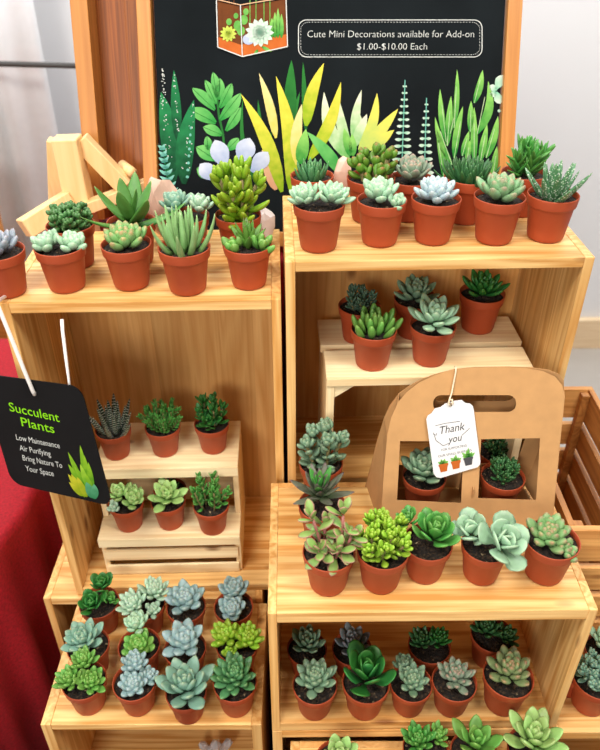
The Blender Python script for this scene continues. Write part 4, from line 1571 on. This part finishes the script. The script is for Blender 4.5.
potted('FL', 145, 604, 'pale mint cluster of three rosettes, second from left in back row, front left crate', RS(H('palemint', -0.011, -0.005, 0.008, -0.2, -0.2, n=30, L=0.024, W=0.0095, T=0.006, e1=14), H('palemint', 0.010, 0.009, 0.013, 0.2, 0.1, n=30, L=0.024, W=0.0095, T=0.006, e1=14), H('palemint', 0.010, -0.010, 0.004, 0.3, -0.3, n=14, L=0.015, W=0.008, T=0.005, e1=18)), mode='r', s=s5, group=G5, k=1.1)
potted('FL', 186, 606, 'plump blue-grey rosette, third from left in back row, front left crate', RS(H('blue', 0, 0.001, 0.010, 0, -0.05, n=28, L=0.029, W=0.015, T=0.009, e1=16, curl=0.35)), mode='r', s=0.98, group=G5, k=1.08)
potted('FL', 233.5, 606, 'two blue-grey rosettes one above the other, back right of front left crate', RS(H('blue', -0.001, -0.009, 0.008, 0, -0.2, n=26, L=0.021, W=0.0135, T=0.007, e1=10), H('blue', 0.0, 0.013, 0.015, 0, 0.1, n=26, L=0.022, W=0.0135, T=0.007, e1=10)), mode='r', s=0.98, group=G5, k=1.1)
potted('FL', 88, 645, 'wide grey-teal lotus rosette, left of middle row on front left crate', RS(H('teal', -0.003, -0.001, 0.010, -0.08, -0.1, n=28, L=0.030, W=0.0145, T=0.006, e1=10, curl=0.3)), mode='r', s=s5, group=G5, k=1.08)
potted('FL', 139, 645, 'green and mint stacked heads, second in middle row on front left crate', RS(H('green', 0.002, -0.006, 0.009, 0, -0.2, n=30, L=0.022, W=0.0125, T=0.008, e1=8, prof='bean'), H('mint', -0.004, 0.016, 0.018, -0.1, 0.1, n=24, L=0.0195, W=0.011, T=0.006, e1=10)), mode='r', s=s5, group=G5, k=1.1)
potted('FL', 185, 648, 'spreading powder-blue rosette, third in middle row on front left crate', RS(H('blue', 0, 0.001, 0.012, 0, -0.1, n=22, L=0.030, W=0.0155, T=0.009, e1=12, curl=0.3)), mode='r', s=0.99, group=G5, k=1.1)
potted('FL', 237, 644, 'lime green twin clusters with plump leaves, right of middle row, front left crate', RS(H('lime', -0.012, 0.004, 0.010, -0.2, 0, n=26, L=0.024, W=0.0105, T=0.008, e1=20, curl=0.3), H('lime', 0.012, 0.001, 0.010, 0.2, -0.05, n=28, L=0.023, W=0.0105, T=0.009, e1=10, prof='bean'), H('lime', -0.006, -0.013, 0.004, -0.1, -0.4, n=14, L=0.014, W=0.009, T=0.008, e1=15, prof='bean')), mode='r', s=1.0, group=G5, k=1.08)
potted('FL', 84, 716, 'three bright green star heads in one pot, front left corner of front crate', RS(H('green', -0.012, -0.004, 0.008, -0.25, -0.1, n=28, L=0.021, W=0.0092, T=0.005, e1=12), H('green', 0.010, -0.006, 0.008, 0.2, -0.2, n=28, L=0.021, W=0.0092, T=0.005, e1=12), H('green', -0.001, 0.013, 0.016, 0, 0.1, n=28, L=0.020, W=0.0090, T=0.005, e1=14)), s=s5, group=G5, k=1.1)
potted('FL', 134.5, 717, 'bobbly blue-grey heads, second in front row on front left crate', RS(H('blue', 0.001, -0.008, 0.008, 0, -0.2, n=30, L=0.0195, W=0.0105, T=0.0095, e1=8, prof='bean'), H('blue', -0.001, 0.013, 0.016, 0, 0.1, n=24, L=0.0185, W=0.0098, T=0.009, e1=10, prof='bean'), H('blue', 0.015, 0.003, 0.008, 0.5, 0, n=14, L=0.0145, W=0.0095, T=0.008, e1=12, prof='bean')), s=s5, group=G5, k=1.08)
potted('FL', 186, 725, 'large teal rosette with long broad upright leaves, front row of front left crate', RS(H('teal', 0, 0, 0.006, 0, 0.0, n=22, L=0.043, W=0.020, T=0.008, e0=84, e1=14, curl=0.3, inner=0.5)), s=0.92, group=G5, k=1.08)
potted('FL', 235, 718, 'dense green domed rosette, front right corner of front left crate', RS(H('forest', 0, 0.002, 0.008, 0, -0.05, n=46, L=0.0285, W=0.0115, T=0.006, e0=88, e1=2, curl=0.4, inner=0.42), H('green', -0.018, 0.012, 0.004, -0.7, 0, n=12, L=0.012, W=0.006, T=0.004, e1=15)), s=0.99, group=G5, k=1.1)

G6 = 'potted succulents on the centre right crate'
potted('MR', 321, 462, 'grey-green spoon-leaved shoots, rearmost pot at left of centre right crate', BU('greygreen', nst=6, H=0.046, spread=0.022, n=4, L=0.018, W=0.0105, T=0.006, prof='spoon', el=22, curl=0.3, tuft=8, rs=0.002, grow=0.85, start=0.1), mode='r', s=0.98, group=G6)
potted('MR', 322, 504, 'dark purple-green pointed rosette between grey-green shoots and pink-edged plant', RS(H('purple', -0.003, 0, 0.018, -0.05, -0.05, n=28, L=0.037, W=0.0135, T=0.005, e0=85, e1=12, curl=0.25, prof='sword'), H('midgreen', -0.003, 0, 0.028, -0.05, -0.05, n=9, L=0.027, W=0.012, T=0.005, e0=85, e1=40, curl=0.2, prof='sword')), mode='r', s=0.98, group=G6, k=1.05)
potted('MR', 329, 597, 'leggy succulent with pink-edged green leaves, front left of centre right crate', BU('vary', nst=6, n=2, L=0.024, W=0.0125, T=0.004, prof='spoon', el=8, curl=-0.2, tuft=4, rs=0.0017, grow=0.9, stemmat=PSTEM, start=0.4, rb=0.01, whorl=2, out=[(-0.017, 0.002, 0.048), (0.013, 0.004, 0.052), (0.022, -0.004, 0.030), (-0.010, -0.012, 0.018), (0.008, -0.012, 0.018), (-0.004, 0.012, 0.028)]), s=1.02, group=G6, k=1.0)
potted('MR', 383, 595, 'bright lime-green bushy sedum, second in front row on centre right crate', BU('lime', nst=13, H=0.032, spread=0.026, n=4, L=0.017, W=0.0080, T=0.0045, prof='paddle', el=30, curl=0.3, tuft=7, rb=0.015, rs=0.0014), s=1.02, group=G6, k=1.05)
potted('MR', 428, 585, 'glossy green jade with broad paddle leaves, between sedum and pale rosette', RS(H('midgreen', 0.004, -0.003, 0.012, 0.05, -0.1, n=22, L=0.034, W=0.0175, T=0.005, prof='paddle', e0=88, e1=28, curl=0.25, inner=0.65), H('midgreen', -0.020, 0.012, 0.022, -0.3, 0.1, n=12, L=0.020, W=0.011, T=0.004, prof='paddle', e0=85, e1=15)), s=0.97, group=G6, k=1.0)
potted('MR', 486, 586.5, 'large pale mint rosettes with broad rounded leaves, centre right crate front row', RS(H('sea', 0.010, -0.012, 0.016, 0.25, -0.4, n=14, L=0.037, W=0.028, T=0.006, e1=6, curl=0.35, prof='paddle'), H('sea', -0.016, 0.008, 0.010, -0.25, -0.1, n=11, L=0.030, W=0.023, T=0.006, e1=14, curl=0.35, prof='paddle')), s=0.95, group=G6, k=1.0)
potted('MR', 552.5, 586.5, 'plump green rosette with rosy leaf tips, right end of centre right crate', RS(H('rosygreen', -0.004, 0.003, 0.003, -0.05, -0.15, n=26, L=0.026, W=0.0125, T=0.008, e1=14, curl=0.4), H('rosygreen', 0.010, -0.013, 0.0, 0.2, -0.5, n=10, L=0.015, W=0.009, T=0.007, e1=20)), s=1.06, group=G6, k=1.02)
G7 = 'potted succulents inside the carry box'
potted('BX', 424.5, 486, 'grey-green pointed rosette behind left window of the carry box', RS(H('greygreen', -0.002, 0, 0.006, -0.05, -0.1, n=26, L=0.030, W=0.0145, T=0.006, e1=22, curl=0.3)), s=0.95, group=G7, yfix=0.6375, k=1.22)
potted('BX', 503, 484, 'dark green finger-leaved succulent behind right window of the carry box', BU('dark', nst=9, H=0.020, spread=0.014, n=4, L=0.0115, W=0.005, T=0.0045, prof='bean', el=28, tuft=6, rb=0.01), s=0.95, group=G7, yfix=0.6375)
potted('SH', 497, 452, 'shaded small plant on crate shelf seen through the box window', BU('dark', nst=9, H=0.018, spread=0.018, n=3, L=0.012, W=0.006, T=0.004, el=25, tuft=5), s=0.95, group='potted succulents on the shelf behind the carry box', yfix=0.735)
G8 = 'potted succulents inside the centre right crate'
potted('MF', 307, 648, 'grey-green rosette, back left corner inside the centre right crate', RS(H('greygreen', 0, 0, 0.008, 0, 0, n=26, L=0.027, W=0.0115, T=0.005, e1=14)), mode='r', s=0.92, group=G8)
potted('MF', 352, 648, 'violet-grey rosette, second in back row inside the centre right crate', RS(H('violetgrey', 0, 0, 0.008, 0, 0, n=28, L=0.027, W=0.0115, T=0.005, e1=18)), mode='r', s=0.92, group=G8)
potted('MF', 429.5, 645, 'dark green twin clusters, third in back row inside the centre right crate', RS(H('dark', -0.009, 0, 0.008, -0.15, 0, n=28, L=0.019, W=0.007, T=0.004, e1=15), H('deep', 0.009, 0.002, 0.008, 0.15, 0, n=28, L=0.018, W=0.007, T=0.004, e1=15)), mode='r', s=0.98, group=G8)
potted('MF', 492.5, 634, 'dark green bushy rosettes, back right corner inside the centre right crate', RS(H('dark', -0.008, 0, 0.010, -0.1, 0, n=26, L=0.022, W=0.009, T=0.005, e1=15), H('dark', 0.012, -0.006, 0.006, 0.2, -0.1, n=22, L=0.018, W=0.008, T=0.004, e1=15)), mode='r', s=1.0, group=G8)
potted('MF', 315, 721, 'frosted grey-green layered rosette, front left inside the centre right crate', RS(H('greygreen', 0, 0, 0.008, 0, 0, n=34, L=0.0265, W=0.0115, T=0.006, e1=10, curl=0.45)), s=0.98, group=G8)
potted('MF', 366, 721, 'tall glossy dark green plant with large oval leaves inside centre right crate', RS(H('deep', 0, 0, 0.006, 0, 0.0, n=15, L=0.046, W=0.0225, T=0.005, prof='paddle', e0=88, e1=30, curl=0.25, inner=0.5)), s=1.04, group=G8, k=1.05)
potted('MF', 411, 718, 'grey-green pointed rosette right of the glossy dark oval-leaved plant', RS(H('greygreen', 0.0, -0.003, 0.008, 0, -0.1, n=28, L=0.023, W=0.010, T=0.006, e1=12), H('greygreen', -0.006, 0.016, 0.009, -0.1, 0.2, n=18, L=0.017, W=0.009, T=0.005, e1=15)), s=0.94, group=G8)
potted('MF', 454.5, 718, 'pale silvery rosette, fourth in front row inside the centre right crate', RS(H('greypink', 0, 0, 0.008, 0, 0, n=30, L=0.024, W=0.0095, T=0.006, e1=12, curl=0.4)), s=0.98, group=G8)
potted('MF', 508.5, 717, 'olive rosette with brownish tips, front right inside the centre right crate', RS(H('olive', 0, 0, 0.008, 0, 0, n=26, L=0.031, W=0.0135, T=0.007, e1=14, curl=0.4)), s=1.1, group=G8, k=1.0)
G9 = 'potted succulents on the far right crate'
potted('RT', 597, 717, 'blue-green bean-leaved cluster at right picture edge, front of low right crate', BU('teal', nst=14, H=0.022, spread=0.022, n=3, L=0.0135, W=0.007, T=0.0055, prof='bean', el=25, tuft=7, rb=0.016, dz=0.003), s=1.06, group=G9, k=0.98)
potted('RT', 607, 651, 'mint rosette behind the blue-green cluster at right picture edge', RS(H('mint', -0.004, 0.004, 0.012, 0, 0, n=24, L=0.024, W=0.011, T=0.006, e1=14)), mode='r', s=1.0, group=G9)
potted('RT', 573, 667, 'small pot mostly hidden behind the crate side, left of blue-green cluster', RS(H('greygreen', 0, 0, 0.006, 0, 0, n=22, L=0.023, W=0.010, T=0.005, e1=14)), mode='r', s=0.86, group=G9)
G10 = 'potted succulents along the bottom picture edge'
potted('BR', 338, 762, 'light green rosette barely showing at bottom edge, leftmost of four', RS(H('palelime', 0, 0, 0.008, 0, 0, n=18, L=0.028, W=0.014, T=0.005, e1=22)), mode='r', group=G10)
potted('BR', 426, 749, 'bright green clustered rosettes at bottom edge, second of four', RS(H('midgreen', -0.008, 0.004, 0.009, -0.1, 0, n=30, L=0.022, W=0.0085, T=0.005, e1=15), H('green', 0.012, 0.010, 0.007, 0.2, 0, n=20, L=0.017, W=0.007, T=0.004, e1=15)), mode='r', group=G10)
potted('BR', 474, 752, 'pointed broad-leaved green rosette at bottom edge, third of four', RS(H('green', 0, 0, 0.012, 0, 0.1, n=14, L=0.036, W=0.016, T=0.005, e1=22, curl=0.2)), mode='r', group=G10)
potted('BR', 531, 748, 'tall pale green lotus rosette at bottom edge, rightmost of four', RS(H('palelime', 0, 0, 0.014, 0, 0.1, n=20, L=0.038, W=0.018, T=0.006, e1=20, curl=0.3)), mode='r', group=G10)
